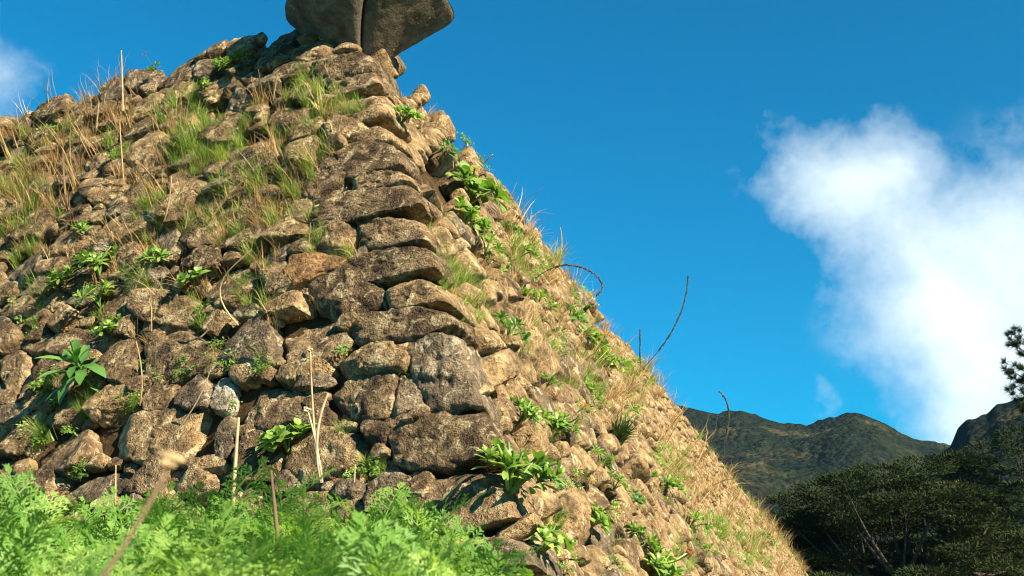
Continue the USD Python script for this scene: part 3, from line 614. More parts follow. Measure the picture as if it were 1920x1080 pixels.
def scatter_grass():
    r = np.random.default_rng(77)
    G_L = [(585, 180, 45, 16), (655, 205, 25, 8), (380, 270, 50, 16), (330, 215, 35, 8), (570, 280, 45, 14), (45, 295, 40, 9), (215, 290, 22, 5), (285, 420, 35, 10), (60, 400, 45, 10), (390, 395, 55, 16), (440, 440, 45, 12),
           (545, 430, 55, 16), (300, 390, 30, 8), (100, 260, 40, 7), (490, 545, 45, 10), (490, 690, 22, 8), (370, 590, 30, 7), (30, 450, 40, 9), (450, 330, 45, 8), (250, 530, 25, 5), (20, 350, 30, 9), (70, 545, 20, 4), (245, 755, 18, 5),
           (155, 765, 18, 4), (70, 825, 14, 4), (150, 870, 15, 3), (690, 880, 22, 5), (395, 685, 20, 5), (640, 485, 16, 4), (480, 250, 40, 9), (430, 290, 30, 7), (350, 300, 40, 12), (640, 800, 14, 2), (190, 620, 30, 4), (60, 600, 30, 4), (270, 560, 25, 6), (560, 340, 30, 5), (90, 720, 16, 4)]
    D_L = [(60, 330, 80, 30), (200, 200, 60, 18), (300, 330, 80, 24), (150, 440, 90, 26), (420, 350, 90, 26), (560, 300, 60, 14), (480, 470, 90, 16), (340, 470, 90, 20), (620, 200, 50, 9), (100, 250, 90, 26), (520, 400, 80, 18), (30, 400, 60, 20), (640, 470, 30, 4), (450, 200, 80, 12), (540, 560, 60, 6), (250, 600, 80, 6), (400, 690, 40, 4)]
    D_R = [(880, 300, 30, 10), (940, 350, 30, 14), (990, 420, 40, 24), (920, 480, 50, 22), (960, 540, 60, 32), (1020, 520, 40, 22), (1000, 600, 60, 30), (1060, 560, 40, 22), (1080, 640, 50, 28), (1040, 680, 60, 30), (1120, 700, 50, 30), (1180, 720, 50, 34), (1230, 780, 45, 40), (1170, 800, 50, 30), (1280, 830, 45, 55),
           (1330, 890, 45, 65), (1290, 900, 50, 65), (1240, 860, 50, 30), (1350, 950, 50, 90), (1310, 950, 40, 60), (1400, 980, 40, 80), (1440, 1030, 40, 90), (1480, 1060, 30, 80), (1390, 1040, 40, 40), (840, 480, 30, 8), (800, 430, 30, 6), (870, 560, 30, 8), (780, 190, 20, 6), (820, 230, 20, 6), (960, 450, 40, 14), (930, 760, 25, 6), (1070, 880, 60, 8), (1160, 950, 60, 10)]
    G_R = [(835, 470, 45, 22), (870, 540, 35, 10), (960, 490, 40, 12), (1030, 490, 25, 9), (1010, 640, 40, 10), (1100, 700, 40, 10), (1190, 720, 30, 10), (1260, 870, 40, 10), (1060, 820, 40, 6), (1110, 760, 40, 7), (1380, 1000, 40, 16), (1200, 1040, 40, 8), (1300, 1040, 40, 10), (1430, 1040, 30, 10), (1050, 960, 40, 5), (1000, 880, 30, 3), (905, 590, 25, 6)]
    green = [grass_tuft(64, r, .55, 1.0, .014, .35) for _ in range(6)]; dry = [grass_tuft(44, r, .6, 1.0, .013, .35) for _ in range(4)] + [grass_tuft(7, r, .35, .5, .016, .7) for _ in range(2)]
    for nm, label, protos, mt, sets in (('green_grass', 'thin green grass sprouting from the joints of the stone bastion', green, GREENG, [(LF, G_L, 46), (RF, G_R, 40)]),
                                        ('dry_grass', 'straw coloured dry grass hanging on the stones of the bastion', dry, DRYG, [(LF, D_L, 46), (RF, D_R, 38)])):
        pos, qs, sc, ix = [], [], [], []
        def add(face, P, hpx):
            d = project(P)[2]; h = hpx * r.lognormal(0, .3) * d / F
            h = min(h, .85 if nm == 'dry_grass' else .5)
            up = face.n * r.uniform(.35, .8) + np.array([0, 0, 1]) * .7 + r.normal(0, .18, 3)
            pos.append(P - face.n * .05); qs.append(quat_of(frame(up, r.uniform(0, 6.28)))); sc.append([h] * 3); ix.append(int(r.integers(6)))
            if nm == 'dry_grass' and ix[-1] > 3: sc[-1] = [h * 1.7] * 3
        for face, blobs, hpx in sets:
            for x, y, rad, n in blobs:
                for _ in range(int(n * (1.7 if face is LF else (1.1 if x < 1190 else .28) if nm == 'dry_grass' else 2.2))):
                    a, q = r.uniform(0, 6.28), rad * math.sqrt(r.uniform(0, 1)) * 1.15
                    u, v = face.pick(x + q * math.cos(a), y + q * math.sin(a))
                    if v > face.top - .02 or u < face.k * v + .04: continue
                    add(face, face.at(u, v), hpx)
        if nm == 'dry_grass':                                            # along the far crest
            for u in np.r_[r.uniform(3, 20, 36), r.uniform(10, 80, 45)]:
                add(RF, RF.at(u + RF.k * RF.top, RF.top - r.uniform(0, .5), .0), 26)
            for u in r.uniform(1, 9, 12): add(LF, LF.at(u + LF.k * LF.top, LF.top - r.uniform(0.05, .3), .0), 22)
        else:
            for u in r.uniform(5, 70, 60): add(RF, RF.at(u + RF.k * RF.top, RF.top - r.uniform(.1, .6), .0), 22)
        instancer(nm, label, 'grass', protos, [mt] * 6, pos, qs, sc, ix)
scatter_grass()

def leaf_mesh(L, W, curl, fold=.25, tipw=.62, wavy=0.0, r=None, n=8):
    """a leaf along +x, its face up (+z), bending down along its length"""
    s = np.linspace(0, 1, n); w = W * np.interp(s, [0, .12, .35, tipw, .85, 1], [.16, .22, .62, 1.0, .72, .03])
    if wavy: w = w * (1 + wavy * np.where(np.arange(n) % 2, 1, -1) * (s > .12) * (s < .95))
    ang = curl * s; x = np.cumsum(np.r_[0, np.cos(ang[1:]) * L / (n - 1)]); z = -np.cumsum(np.r_[0, np.sin(ang[1:]) * L / (n - 1)])
    mid = np.stack([x, 0 * x, z], 1); v = []
    for i in range(n):
        h = fold * w[i] / 2
        v += [mid[i] + [0, -w[i] / 2, h], mid[i], mid[i] + [0, w[i] / 2, h]]
    f = []
    for i in range(n - 1):
        a = 3 * i
        f += [(a, a + 3, a + 4), (a, a + 4, a + 1), (a + 1, a + 4, a + 5), (a + 1, a + 5, a + 2)]
    return np.array(v), np.array(f)
def rot_to(az, el):
    ca, sa, ce, se = math.cos(az), math.sin(az), math.cos(el), math.sin(el)
    return np.array([[ca * ce, -sa, -ca * se], [sa * ce, ca, -sa * se], [se, 0, ce]])
def rosette(name, r, n, L, W, curl, el_in, el_out, mat, stem=.22, wavy=0.0, tipw=.62, flowers=(), crowns=1):
    """unit plant about 1 across, its axis along +z; a clump of one or several leaf crowns"""
    t = thing(name)
    for c in range(crowns):
        a, q0 = c * 2.4 + r.normal(0, .3), (.27 * math.sqrt((c + .3) / crowns) if crowns > 1 else 0)
        off = np.array([q0 * math.cos(a), q0 * math.sin(a), r.uniform(-.04, .10) if crowns > 1 else 0]); lean = off * [1.3, 1.3, 0]
        st = spline([(0, 0, -.15), off * .6 + [0, 0, stem * .5], off + [0, 0, stem]], 6)
        obj('stem', tube(st, np.linspace(.016, .012, 6), 5), mat, t, smooth=True)
        m = n // crowns; size = r.uniform(.75, 1.15) if crowns > 1 else 1
        up = frame(np.array([0, 0, 1.0]) + lean * 1.5)
        for i in range(m):
            q = (i + .5) / m; az = i * 2.39996 + r.normal(0, .25); el = el_in + (el_out - el_in) * q ** .8 + r.normal(0, .16)
            ln = L * size * (.5 + .5 * min(1, q * 1.5)) * r.uniform(.7, 1.25)
            v, f = leaf_mesh(ln, W * size * r.uniform(.8, 1.2) * (.65 + .35 * q), curl * r.uniform(.3, 1.7), wavy=wavy, tipw=tipw)
            v[:, 1] += v[:, 0] ** 2 / max(L, .01) * r.normal(0, .25)
            obj('leaf', ((v @ rot_to(az, el).T + [0, 0, stem * (1 - q) * .5 + r.normal(0, .015)]) @ up.T + off, f), mat, t, smooth=True)
    for (x, y, z, mt, rad) in flowers:
        mb = MB()
        for k in range(6):
            v, f = leaf_mesh(rad, rad * .8, .5, n=4); mb.add(v @ rot_to(k * 1.047, .55).T + [x, y, z], f)
        obj('flower', mb.get(), mt, t, smooth=True)
        obj('flower_stalk', tube(spline([(0, 0, .1), (x * .6, y * .6, z * .6), (x, y, z)], 6), .008, 4), mat, t)
    return t
def copy_of(src, name):
    x = UsdGeom.Xform.Define(stage, numbered('/World', name)); x.GetPrim().GetReferences().AddInternalReference(src.GetPath()); x.GetPrim().SetInstanceable(True)
    return x
rp = np.random.default_rng(404)
PROTO = {}
def plant_at(face, px, py, size, kind, label, group=None, tilt=.5, flowers=()):
    u, v = face.pick(px, py + size * (.34 if kind == 'spear' else .26)); v = min(v, face.top - .01); P = face.at(u, v, .05); d = project(P)[2]; s = (1.0 if kind == 'spear' else 1.5 if face is LF else 1.8) * size * d / F
    up = face.n * tilt + np.array([0, 0, 1]) * (1 - tilt) + rp.normal(0, .08, 3)
    spec = dict(round=(75, .20, .125, .5, 1.45, .30, LEAF, .13, 0.0, .70, 5), narrow=(72, .23, .078, .5, 1.45, .30, LEAF, .12, 0.0, .64, 4), dense=(160, .18, .072, .5, 1.45, .20, LEAF, .15, .04, .66, 8),
                spear=(24, .50, .15, .8, 1.3, -.1, LEAFD, .40, .16, .50, 1), dark=(60, .22, .09, .5, 1.4, .35, LEAFD, .13, .05, .64, 4))[kind]
    name = {'spear': 'spear_leaved_plant', 'round': 'round_leaved_plant', 'narrow': 'narrow_leaved_plant', 'dense': 'bushy_leaved_plant', 'dark': 'dark_leaved_plant'}[kind]
    var = (kind, int(rp.integers({'narrow': 3, 'round': 2, 'dark': 2, 'dense': 2}.get(kind, 1))))
    if flowers or var not in PROTO:
        n, L, W, curl, e0, e1, mt, stem, wavy, tipw, crowns = spec
        t = rosette(name, rp, n, L, W, curl, e0, e1, mt, stem, wavy, tipw, flowers, crowns)
        if not flowers: PROTO[var] = t
    else: t = copy_of(PROTO[var], name)
    set_matrix(t.GetPrim(), frame(up, rp.uniform(0, 6.28)), P, s)
    tag(t, label, 'plant', group)
GL, GR = 'leafy plants on the left face', 'leafy plants on the right face'
plant_at(LF, 165, 655, 185, 'spear', 'large dark green plant with long toothed leaves, lowest of the leafy cluster at left', GL)
plant_at(LF, 190, 480, 95, 'dense', 'bushy bright plant at the top of the left cluster, above two lower rosettes', GL)
plant_at(LF, 130, 515, 85, 'narrow', 'leafy plant leftmost in the cluster above the toothed-leaf plant', GL)
plant_at(LF, 192, 545, 80, 'narrow', 'leafy plant just below the bushy one in the left cluster', GL)
plant_at(LF, 296, 478, 68, 'narrow', 'leafy plant right of the left cluster, between dry grass', GL)
plant_at(LF, 368, 515, 66, 'round', 'round-leaved plant over the tall flat stone, rightmost on the grassy left face', GL)
plant_at(LF, 160, 427, 46, 'narrow', 'small leafy plant alone above the left cluster', GL)
plant_at(LF, 212, 607, 58, 'round', 'round-leaved plant touching the upper right of the toothed-leaf plant', GL)
plant_at(LF, 545, 805, 110, 'round', 'pale green round-leaved plant beside the bleached forked stalks', GL)
plant_at(LF, 437, 114, 56, 'dense', 'leafy plant on the wall top left of the carved corbel', GL)
plant_at(LF, 390, 158, 46, 'narrow', 'leafy plant in the shade a little below the wall top left of the corbel', GL)
plant_at(LF, 296, 128, 34, 'narrow', 'small plant with one red flower against the sky on the left wall top', GL, flowers=[(.05, .0, .62, PINK, .12)])
plant_at(LF, 98, 243, 34, 'narrow', 'small leafy plant near the wall top at far left', GL)
plant_at(LF, 220, 292, 40, 'narrow', 'small leafy plant left of the long slanting ochre stone', GL)
plant_at(LF, 82, 722, 46, 'narrow', 'spiky little rosette just below and left of the toothed-leaf plant', GL)
plant_at(RF, 750, 214, 52, 'round', 'round-leaved plant on the corner edge below the corbel', GR)
plant_at(RF, 876, 345, 105, 'round', 'large leafy plant with red and orange flowers high on the right face', GR, flowers=[(.22, -.2, .22, PINK, .05), (.1, .2, .22, ORANGE, .045)])
plant_at(RF, 866, 402, 80, 'round', 'leafy plant right beneath the large flowering plant on the right face', GR)
plant_at(RF, 906, 452, 60, 'narrow', 'leafy plant two below the flowering one, over dry grass', GR)
plant_at(RF, 826, 276, 46, 'dark', 'dark leafy plant above the flowering plant on the right face', GR)
plant_at(RF, 952, 430, 40, 'dark', 'dark leafy plant near the skyline right of the second leafy plant', GR)
plant_at(RF, 972, 466, 50, 'narrow', 'leafy plant beneath the dark one near the skyline', GR)
plant_at(RF, 948, 612, 64, 'dark', 'dark broad-leaved plant beside the corner stone, mid-height on the right face', GR)
plant_at(RF, 1000, 556, 66, 'narrow', 'leafy plant under the foot of the arching dark seed spike', GR)
plant_at(RF, 1066, 586, 56, 'dark', 'dark leafy plant below the row of skyline stones', GR)
plant_at(RF, 1094, 622, 70, 'narrow', 'leafy plant left of the orange stone near the skyline', GR)
plant_at(RF, 1126, 668, 66, 'dense', 'bushy dark green plant just under the orange skyline stone', GR)
plant_at(RF, 970, 766, 74, 'dense', 'upright leafy plant beside the long tan stones right of the corner', GR)
plant_at(RF, 1040, 790, 64, 'dense', 'leafy plant with a single red flower in the middle of the right face', GR, flowers=[(.15, .0, .50, PINK, .09)])
plant_at(RF, 948, 866, 150, 'dense', 'biggest bushy bright green plant, next to the corner stones low on the right', GR)
plant_at(RF, 1096, 730, 44, 'narrow', 'small leafy plant amid dry grass above the plant with a single red flower', GR)
plant_at(RF, 1006, 1008, 84, 'round', 'leafy plant at the bottom edge right of the lowest corner stones', GR)
plant_at(RF, 1100, 970, 66, 'round', 'leafy plant low on the right face, left of a smaller rosette', GR)
plant_at(RF, 1190, 1000, 54, 'narrow', 'leafy rosette low on the right face above the red-flowered bush', GR)
plant_at(RF, 1115, 856, 48, 'narrow', 'leafy plant left below the dark spiky grass clump', GR)
plant_at(RF, 1145, 902, 46, 'narrow', 'leafy plant straight below the dark spiky grass clump', GR)
plant_at(RF, 1238, 900, 60, 'narrow', 'leafy plant at the left edge of the thick dry grass', GR)
plant_at(RF, 1292, 970, 56, 'narrow', 'leafy plant under the densest patch of dry grass', GR)
plant_at(RF, 1226, 1052, 92, 'dense', 'spreading leafy bush with small red flowers at the bottom edge', GR, flowers=[(.3, .2, .35, PINK, .05), (-.3, .1, .36, PINK, .05), (.1, -.35, .36, PINK, .05)])
plant_at(RF, 1320, 1028, 40, 'narrow', 'small rosette near the bottom, right of the red-flowered bush', GR)
plant_at(RF, 1180, 932, 40, 'dark', 'small dark plant between two tan stones low on the right face', GR)
plant_at(RF, 1018, 712, 40, 'narrow', 'small bright plant between dry tufts, up from the plant with a single red flower', GR)
plant_at(RF, 1430, 1006, 40, 'dark', 'small plant in the dry grass close to the dark cypress', GR)

def dark_clump():
    t = thing('spiky_grass_clump', 'dark green clump of long spiky grass blades on the right face', 'grass clump')
    r = np.random.default_rng(9)
    for i in range(3):
        v, f = grass_tuft(60, r, .5, .8, .03); obj('blades', (v, f), DARKG, t, smooth=True)
    u, v = RF.pick(1150, 835); P = RF.at(u, v); set_matrix(t.GetPrim(), frame(RF.n * .6 + np.array([0, 0, .5])), P, 85 * project(P)[2] / F)
dark_clump()

# ------------------------------------------------------------------ stalks and seed spikes
def at_depth(px, py, depth):
    d = ray(px, py); return EYE + d * depth / (d @ _f)
def px_path(pts, face, lift=.04, grow=.0):
    P = None; out = []
    u, v = face.pick(*pts[0]); P = face.at(u, min(v, face.top), lift); dep = project(P)[2]
    for i, (x, y) in enumerate(pts): out.append(at_depth(x, y, dep - grow * i / max(1, len(pts) - 1)))
    return np.array(out), dep
def stalk(pts, face, wpx, mat, label, grow=.08, group=None, name='dry_stalk', cat='dry stalk'):
    pp, dep = px_path(pts, face, grow=grow); s = spline(pp, 14); w = wpx * dep / F / 2
    t = thing(name, label, cat, pp[0], group)
    obj('stem', tuple(x - pp[0] if i == 0 else x for i, x in enumerate(tube(s, np.linspace(w, w * .6, 14), 5))), mat, t, smooth=True)
    return t
GS = 'dry stalks on the left face'
stalk([(230, 208), (229, 150), (227, 94)], LF, 4.5, PALE, 'tall bleached stalk rising against the sky from the left wall top', group=GS)
stalk([(232, 345), (228, 290), (224, 225)], LF, 3.5, STALK, 'upright dry stalk right under the tall bleached stalk', group=GS)
stalk([(180, 246), (185, 190)], LF, 4, STALK, 'short upright dry stalk left of the tall bleached stalk', group=GS)
stalk([(192, 210), (197, 176)], LF, 3.5, STALK, 'short stalk at the left wall top between two dark stones', group=GS)
stalk([(512, 186), (519, 142)], LF, 3.5, STALK, 'thin stalk standing in the corbel shadow', group=GS)
stalk([(493, 185), (484, 130)], LF, 3, BROWNST, 'thin brown stalk left of the one in the corbel shadow', group=GS)
stalk([(572, 155), (594, 120)], LF, 3.5, STALK, 'slanting stalk under the dark left corbel block', group=GS)
stalk([(447, 610), (424, 514), (445, 492), (472, 468)], LF, 4, STALK, 'dry stalk bent sharply at an angle over a flat brown stone', group=GS)
stalk([(242, 562), (256, 534), (269, 503)], LF, 4, PALE, 'pale slanting stalk right of the leafy cluster', group=GS)
stalk([(362, 642), (398, 604), (401, 585)], LF, 3.5, STALK, 'slanting stalk across the wide brown stone at mid-left', group=GS)
stalk([(303, 428), (316, 380), (321, 330)], LF, 4, STALK, 'upright stalk between grass tufts in the middle of the left face', group=GS)
stalk([(345, 440), (352, 395)], LF, 3.5, STALK, 'short stalk above the round-leaved plant of the left face', group=GS)
stalk([(394, 413), (425, 372), (455, 340)], LF, 3.5, STALK, 'long slanting stalk over the grassy middle of the left face', group=GS)
stalk([(578, 460), (582, 418)], LF, 3, STALK, 'short stalk left of the corner above the orange stone', group=GS)
stalk([(320, 820), (362, 765), (395, 692)], LF, 3.5, PALE, 'pale stalk lying aslant over the long humped stone', group=GS)
stalk([(262, 760), (266, 720), (255, 640)], LF, 3.5, STALK, 'thin stalk hanging right of the toothed-leaf plant', group=GS)
stalk([(590, 388), (640, 362), (650, 352)], LF, 4, PALE, 'pale straw lying on the spotted corner stone', group=GS)
stalk([(905, 306), (924, 290)], RF, 4, PALE, 'pale broken stick poking into the sky above the flowering plant', group='dry stalks on the right face')
stalk([(850, 315), (845, 270)], RF, 3, STALK, 'upright stalk beside the dark plant under the corbel', group='dry stalks on the right face')
stalk([(790, 250), (791, 200)], RF, 3, STALK, 'upright stalk right of the round-leaved plant on the corner edge', group='dry stalks on the right face')
stalk([(1050, 480), (1053, 450), (1050, 426)], RF, 3.5, STALK, 'pale stalk on the skyline above the arching seed spike', group='dry stalks on the right face')

def spike(pts, wpx, label, face=RF, bead=True):
    pp, dep = px_path(pts, face, grow=.3); s = spline(pp, 60); w = wpx * dep / F / 2
    w *= .42
    t = thing('seed_spike', label, 'seed spike', pp[0], 'dark seed spikes above the right face')
    v, f = tube(s, np.linspace(w * .8, w * .55, 60), 5); obj('stem', (v - pp[0], f), SPIKE, t, smooth=True)
    r = np.random.default_rng(len(label)); mb = MB(); ico = ICO[1]
    for i in range(16, 60):
        for _ in range(3):
            a = r.normal(0, 1, 3); a /= np.linalg.norm(a); c = s[i] + a * w * 1.5 + (s[min(i + 1, 59)] - s[i]) * r.uniform(0, 1)
            mb.add(np.array(ico.vertices) * w * r.uniform(.7, 1.5) * [1, 1, 1.3] + c - pp[0], ico.faces)
    tag(obj('seed_heads', mb.get(), SPIKE, t), kind='stuff')
spike([(1000, 527), (1035, 503), (1070, 497), (1110, 511), (1129, 533), (1119, 553)], 5, 'dark seed spike arching over to the right like a hook')
spike([(1196, 700), (1240, 651), (1274, 592), (1290, 518)], 4.5, 'longest dark seed spike sweeping up into the blue sky')
spike([(1358, 866), (1365, 795), (1362, 752), (1349, 735)], 4, 'dark seed spike with a bent tip in front of the mountain ridge')
spike([(1201, 702), (1200, 660), (1200, 618)], 3.5, 'short straight seed spike just left of the longest one')

# ------------------------------------------------------------------ foreground weeds
def feather_leaf(L, r, curl):
    """twice-divided leaf along +x, face up"""
    mb = MB(); n = 6; s = np.linspace(0, 1, n + 1); ang = curl * s
    x = np.cumsum(np.r_[0, np.cos(ang[1:]) * L / n]); z = -np.cumsum(np.r_[0, np.sin(ang[1:]) * L / n]); mid = np.stack([x, 0 * x, z], 1)
    mb.add(*ribbon(mid, L * np.linspace(.030, .012, n + 1), [0, 1, 0]))
    def lobe(p, d, up, ln, w):
        sd = np.cross(up, d); sd /= np.linalg.norm(sd) + 1e-9
        q = p + d * ln * .55; mb.add([p, q - sd * w / 2 , p + d * ln - up * ln * .12, q + sd * w / 2], [(0, 1, 2), (0, 2, 3)])
    for i in range(1, n + 1):
        f = i / n; t = np.array([math.cos(ang[i]), 0, -math.sin(ang[i])]); up = np.array([math.sin(ang[i]), 0, math.cos(ang[i])])
        pl = L * .42 * math.sin(math.pi * (f * .72 + .22)) ** .9
        for sgn in ((-1, 1) if i < n else (0,)):
            d = t * (.62 if sgn else 1) + np.array([0, sgn * .78, 0]) + up * r.uniform(.05, .30); d /= np.linalg.norm(d)
            if not sgn: pl = L * .20
            p0 = mid[i]; k = 3
            mb.add(*ribbon([p0, p0 + d * pl * .6, p0 + d * pl], L * np.array([.024, .022, .008]), np.cross(up, d)))
            for j in range(1, k + 1):
                b = p0 + d * pl * (j / (k + .3)); ll = L * .17 * (1.15 - .45 * j / k)
                for s2 in (-1, 1):
                    e = d * .95 + np.cross(up, d) * s2 * .55 + up * r.uniform(-.1, .25); e /= np.linalg.norm(e); lobe(b, e, up, ll, L * .036)
            lobe(p0 + d * pl * .85, d, up, L * .12, L * .036)
    return mb.get()
def sprig(r):
    """a shoot one unit tall; its lower half is bare stem"""
    mb = MB(); st = spline([(0, 0, 0), (r.normal(0, .05), r.normal(0, .05), .5), (r.normal(0, .07), r.normal(0, .07), .95)], 16)
    mb.add(*tube(st, np.linspace(.011, .006, 16), 5)); n = 15
    for i in range(n):
        f = i / (n - 1); h = .30 + .65 * f; p = np.array([np.interp(h / .95, np.linspace(0, 1, 16), st[:, k]) for k in range(3)])
        L = (.30 - .13 * f) * r.uniform(.8, 1.15); v, fc = feather_leaf(L, r, r.uniform(.4, 1.1))
        mb.add(v @ rot_to(i * 2.4 + r.normal(0, .3), .35 + .85 * f + r.normal(0, .15)).T + p, fc)
    return mb.get()
def weeds():
    r = np.random.default_rng(31); protos = [sprig(r) for _ in range(6)]; r2 = np.random.default_rng(8); gt = grass_tuft(16, r2, .3, .8, .016, .5); protos.append((gt[0], gt[1]))
    top = [(-120, 905), (0, 912), (60, 925), (130, 935), (200, 935), (250, 962), (300, 955), (340, 930), (420, 918), (480, 905), (560, 915), (650, 912), (700, 935), (745, 950), (770, 920), (800, 975), (850, 990), (900, 1035), (960, 1075), (1010, 1120)]
    tx, ty = np.array(top).T; pos, qs, sc, ix = [], [], [], []
    def add(x, y, dep, h):
        P = at_depth(x, y, dep); b = P - np.array([0, 0, h * .97]); up = np.array([r.normal(0, .10), r.normal(0, .10), 1.0])
        pos.append(b); qs.append(quat_of(frame(up, r.uniform(0, 6.28)))); sc.append([h] * 3); ix.append(int(r.integers(6))); ix[-1] = 6 if r2.uniform() < .07 else ix[-1]
    for x in np.arange(-110, 850, 22):                                   # the tips along the upper edge
        y = np.interp(x, tx, ty); add(x + r.normal(0, 6), y + abs(r.normal(0, 14)) + 62, r.uniform(1.5, 2.3), r.uniform(.42, .6))
    for _ in range(280):
        x = r.uniform(-150, 850); y0 = np.interp(x, tx, ty) + 66; y = y0 + 8 + (1150 - y0) * r.uniform(0, 1) ** .9
        if y > 1210: continue
        f = (y - y0) / max(60, 1150 - y0); add(x, y, 2.2 - 1.25 * f + r.normal(0, .12), r.uniform(.36, .55))
    WEEDB = leaf_material('feathery_leaf_dull', (0.10, 0.21, 0.035), (0.24, 0.38, 0.085), (1.5, 1.7, 0.7), tfac=0.40, spec=0.25)
    instancer('feathery_weeds', 'bright green feathery-leaved weeds growing thickly in the foreground at the foot of the bastion', 'weeds', protos, [WEED, WEEDB, WEED, WEED, WEEDB, WEED, GREENG], pos, qs, sc, ix)
weeds()
def joint_weeds():
    r = np.random.default_rng(64); protos = []
    for _ in range(4):
        mb = MB()
        for i in range(22):
            b = r.normal(0, .25, 3) * [1, 1, .5] + [0, 0, .15]
            v, f = leaf_mesh(r.uniform(.22, .38), r.uniform(.12, .2), r.uniform(.2, .9), n=4); mb.add(v @ rot_to(r.uniform(0, 6.28), r.uniform(-.2, 1.2)).T + b, f)
        protos.append(mb.get())
    spots = [(60, 822, 20, 5), (245, 757, 18, 5), (130, 803, 15, 2), (150, 870, 16, 4), (150, 892, 14, 3), (492, 690, 18, 6), (440, 683, 20, 4), (692, 884, 22, 6), (432, 765, 12, 2), (350, 692, 24, 5), (200, 628, 20, 3), (285, 705, 24, 5), (565, 790, 16, 2), (640, 668, 14, 2),
             (95, 740, 20, 4), (385, 590, 24, 5), (410, 655, 14, 2), (270, 575, 22, 4), (470, 600, 16, 3), (30, 560, 16, 2), (760, 700, 8, 1), (660, 905, 10, 2), (60, 610, 24, 3), (330, 560, 18, 3), (545, 575, 14, 2), (100, 700, 16, 3)]
    spr = [(1100, 745, 30, 5), (1180, 760, 24, 4), (1240, 860, 24, 4), (1260, 920, 30, 5), (1330, 990, 30, 6), (1140, 960, 24, 3), (1070, 900, 24, 3), (1010, 800, 20, 3), (1080, 560, 24, 5), (1000, 500, 26, 6), (930, 500, 24, 4), (1180, 690, 24, 5), (1050, 640, 24, 5), (860, 250, 16, 2), (1390, 1050, 20, 4), (1060, 1060, 20, 3), (1150, 1060, 24, 4)]
    pos, qs, sc, ix = [], [], [], []
    for face, lst in ((LF, spots), (RF, spr)):
        for x, y, rad, n in lst:
            for _ in range(n * (2 if face is LF else 4)):
                a, q = r.uniform(0, 6.28), rad * math.sqrt(r.uniform(0, 1)); u, v = face.pick(x + q * math.cos(a), y + q * math.sin(a)); P = face.at(u, min(v, face.top), r.uniform(-.02, .04))
                pos.append(P); qs.append(quat_of(frame(face.n * .7 + [0, 0, .6] + r.normal(0, .2, 3), r.uniform(0, 6.28)))); sc.append([r.uniform(14, 26) * project(P)[2] / F] * 3); ix.append(int(r.integers(4)))
    instancer('joint_weeds', 'little round-leaved green weeds growing in the joints between the stones', 'weeds', protos, [LEAF] * 4, pos, qs, sc, ix)
joint_weeds()

def free_stalk(pts, depths, wpx, mat, label, head=None, taper=.7, name='dry_stalk', cat='dry stalk', leafw=None):
    pp = np.array([at_depth(x, y, d) for (x, y), d in zip(pts, depths)]); s = spline(pp, 24); w = wpx * np.mean(depths) / F / 2
    t = thing(name, label, cat, pp[0], None)
    if leafw: v, f = ribbon(s, leafw * np.mean(depths) / F * np.r_[np.linspace(.6, 1, 12), np.linspace(1, .1, 12)], CR * .8 + CU * .4 - _f * .3)
    else: v, f = tube(s, np.linspace(w, w * taper, 24), 7)
    obj('blade' if leafw else 'stem', (v - pp[0], f), mat, t, smooth=True)
    if head:
        hw = head * np.mean(depths) / F / 2; r = np.random.default_rng(3); ico = ICO[3]; V = np.array(ico.vertices)
        V = V * (1 + (meshkit.fbm(V * 1.6 + 4, 3, 1) - .5)[:, None] * 1.9) * hw * [1, 1, .8]
        obj('seed_head', (V + s[-1] - pp[0], ico.faces), STALK if head > 20 else mat, t, smooth=True)
    return t
free_stalk([(190, 1085), (262, 975), (322, 862)], (.36, .37, .38), 9, BROWNST, 'blurred dry stalk with a pale knobbly head, closest to the viewer', head=36, taper=.8)
free_stalk([(436, 948), (441, 870), (447, 783)], (2.1, 2.1, 2.1), 9, STALK, 'straight tan stalk standing in the weeds before the stones', taper=.6)
free_stalk([(526, 1065), (517, 975), (508, 882)], (1.4, 1.4, 1.4), 11, BROWNST, 'brown stalk tapering upward out of the weeds under the round-leaved plant', taper=.4)
free_stalk([(420, 960), (452, 908), (485, 880), (510, 878), (522, 905), (527, 940)], (1.5,) * 6, 6, GREENG, 'green grass blade bent over like an arch above the weeds', name='grass_blade', cat='grass blade', leafw=9)
free_stalk([(604, 905), (592, 830), (576, 768)], (3.6, 3.6, 3.6), 5, PALE, 'left and knobbed stem of the bleached trio before the stones', head=12)
free_stalk([(602, 905), (594, 835), (602, 775), (615, 738)], (3.6,) * 4, 6, PALE, 'curving pale stem, right one of the bleached trio before the stones', taper=.8)
free_stalk([(592, 850), (586, 760), (581, 655)], (3.7,) * 3, 5, STALK, 'tallest thin stem of the trio before the stones, with a small head', head=9)
free_stalk([(216, 948), (217, 872)], (3.2, 3.2), 4, STALK, 'short thin stalk before the lowest stones at left')
free_stalk([(664, 905), (666, 870)], (3.4, 3.4), 3.5, STALK, 'tiny thin stalk above the weeds right of the bleached trio')

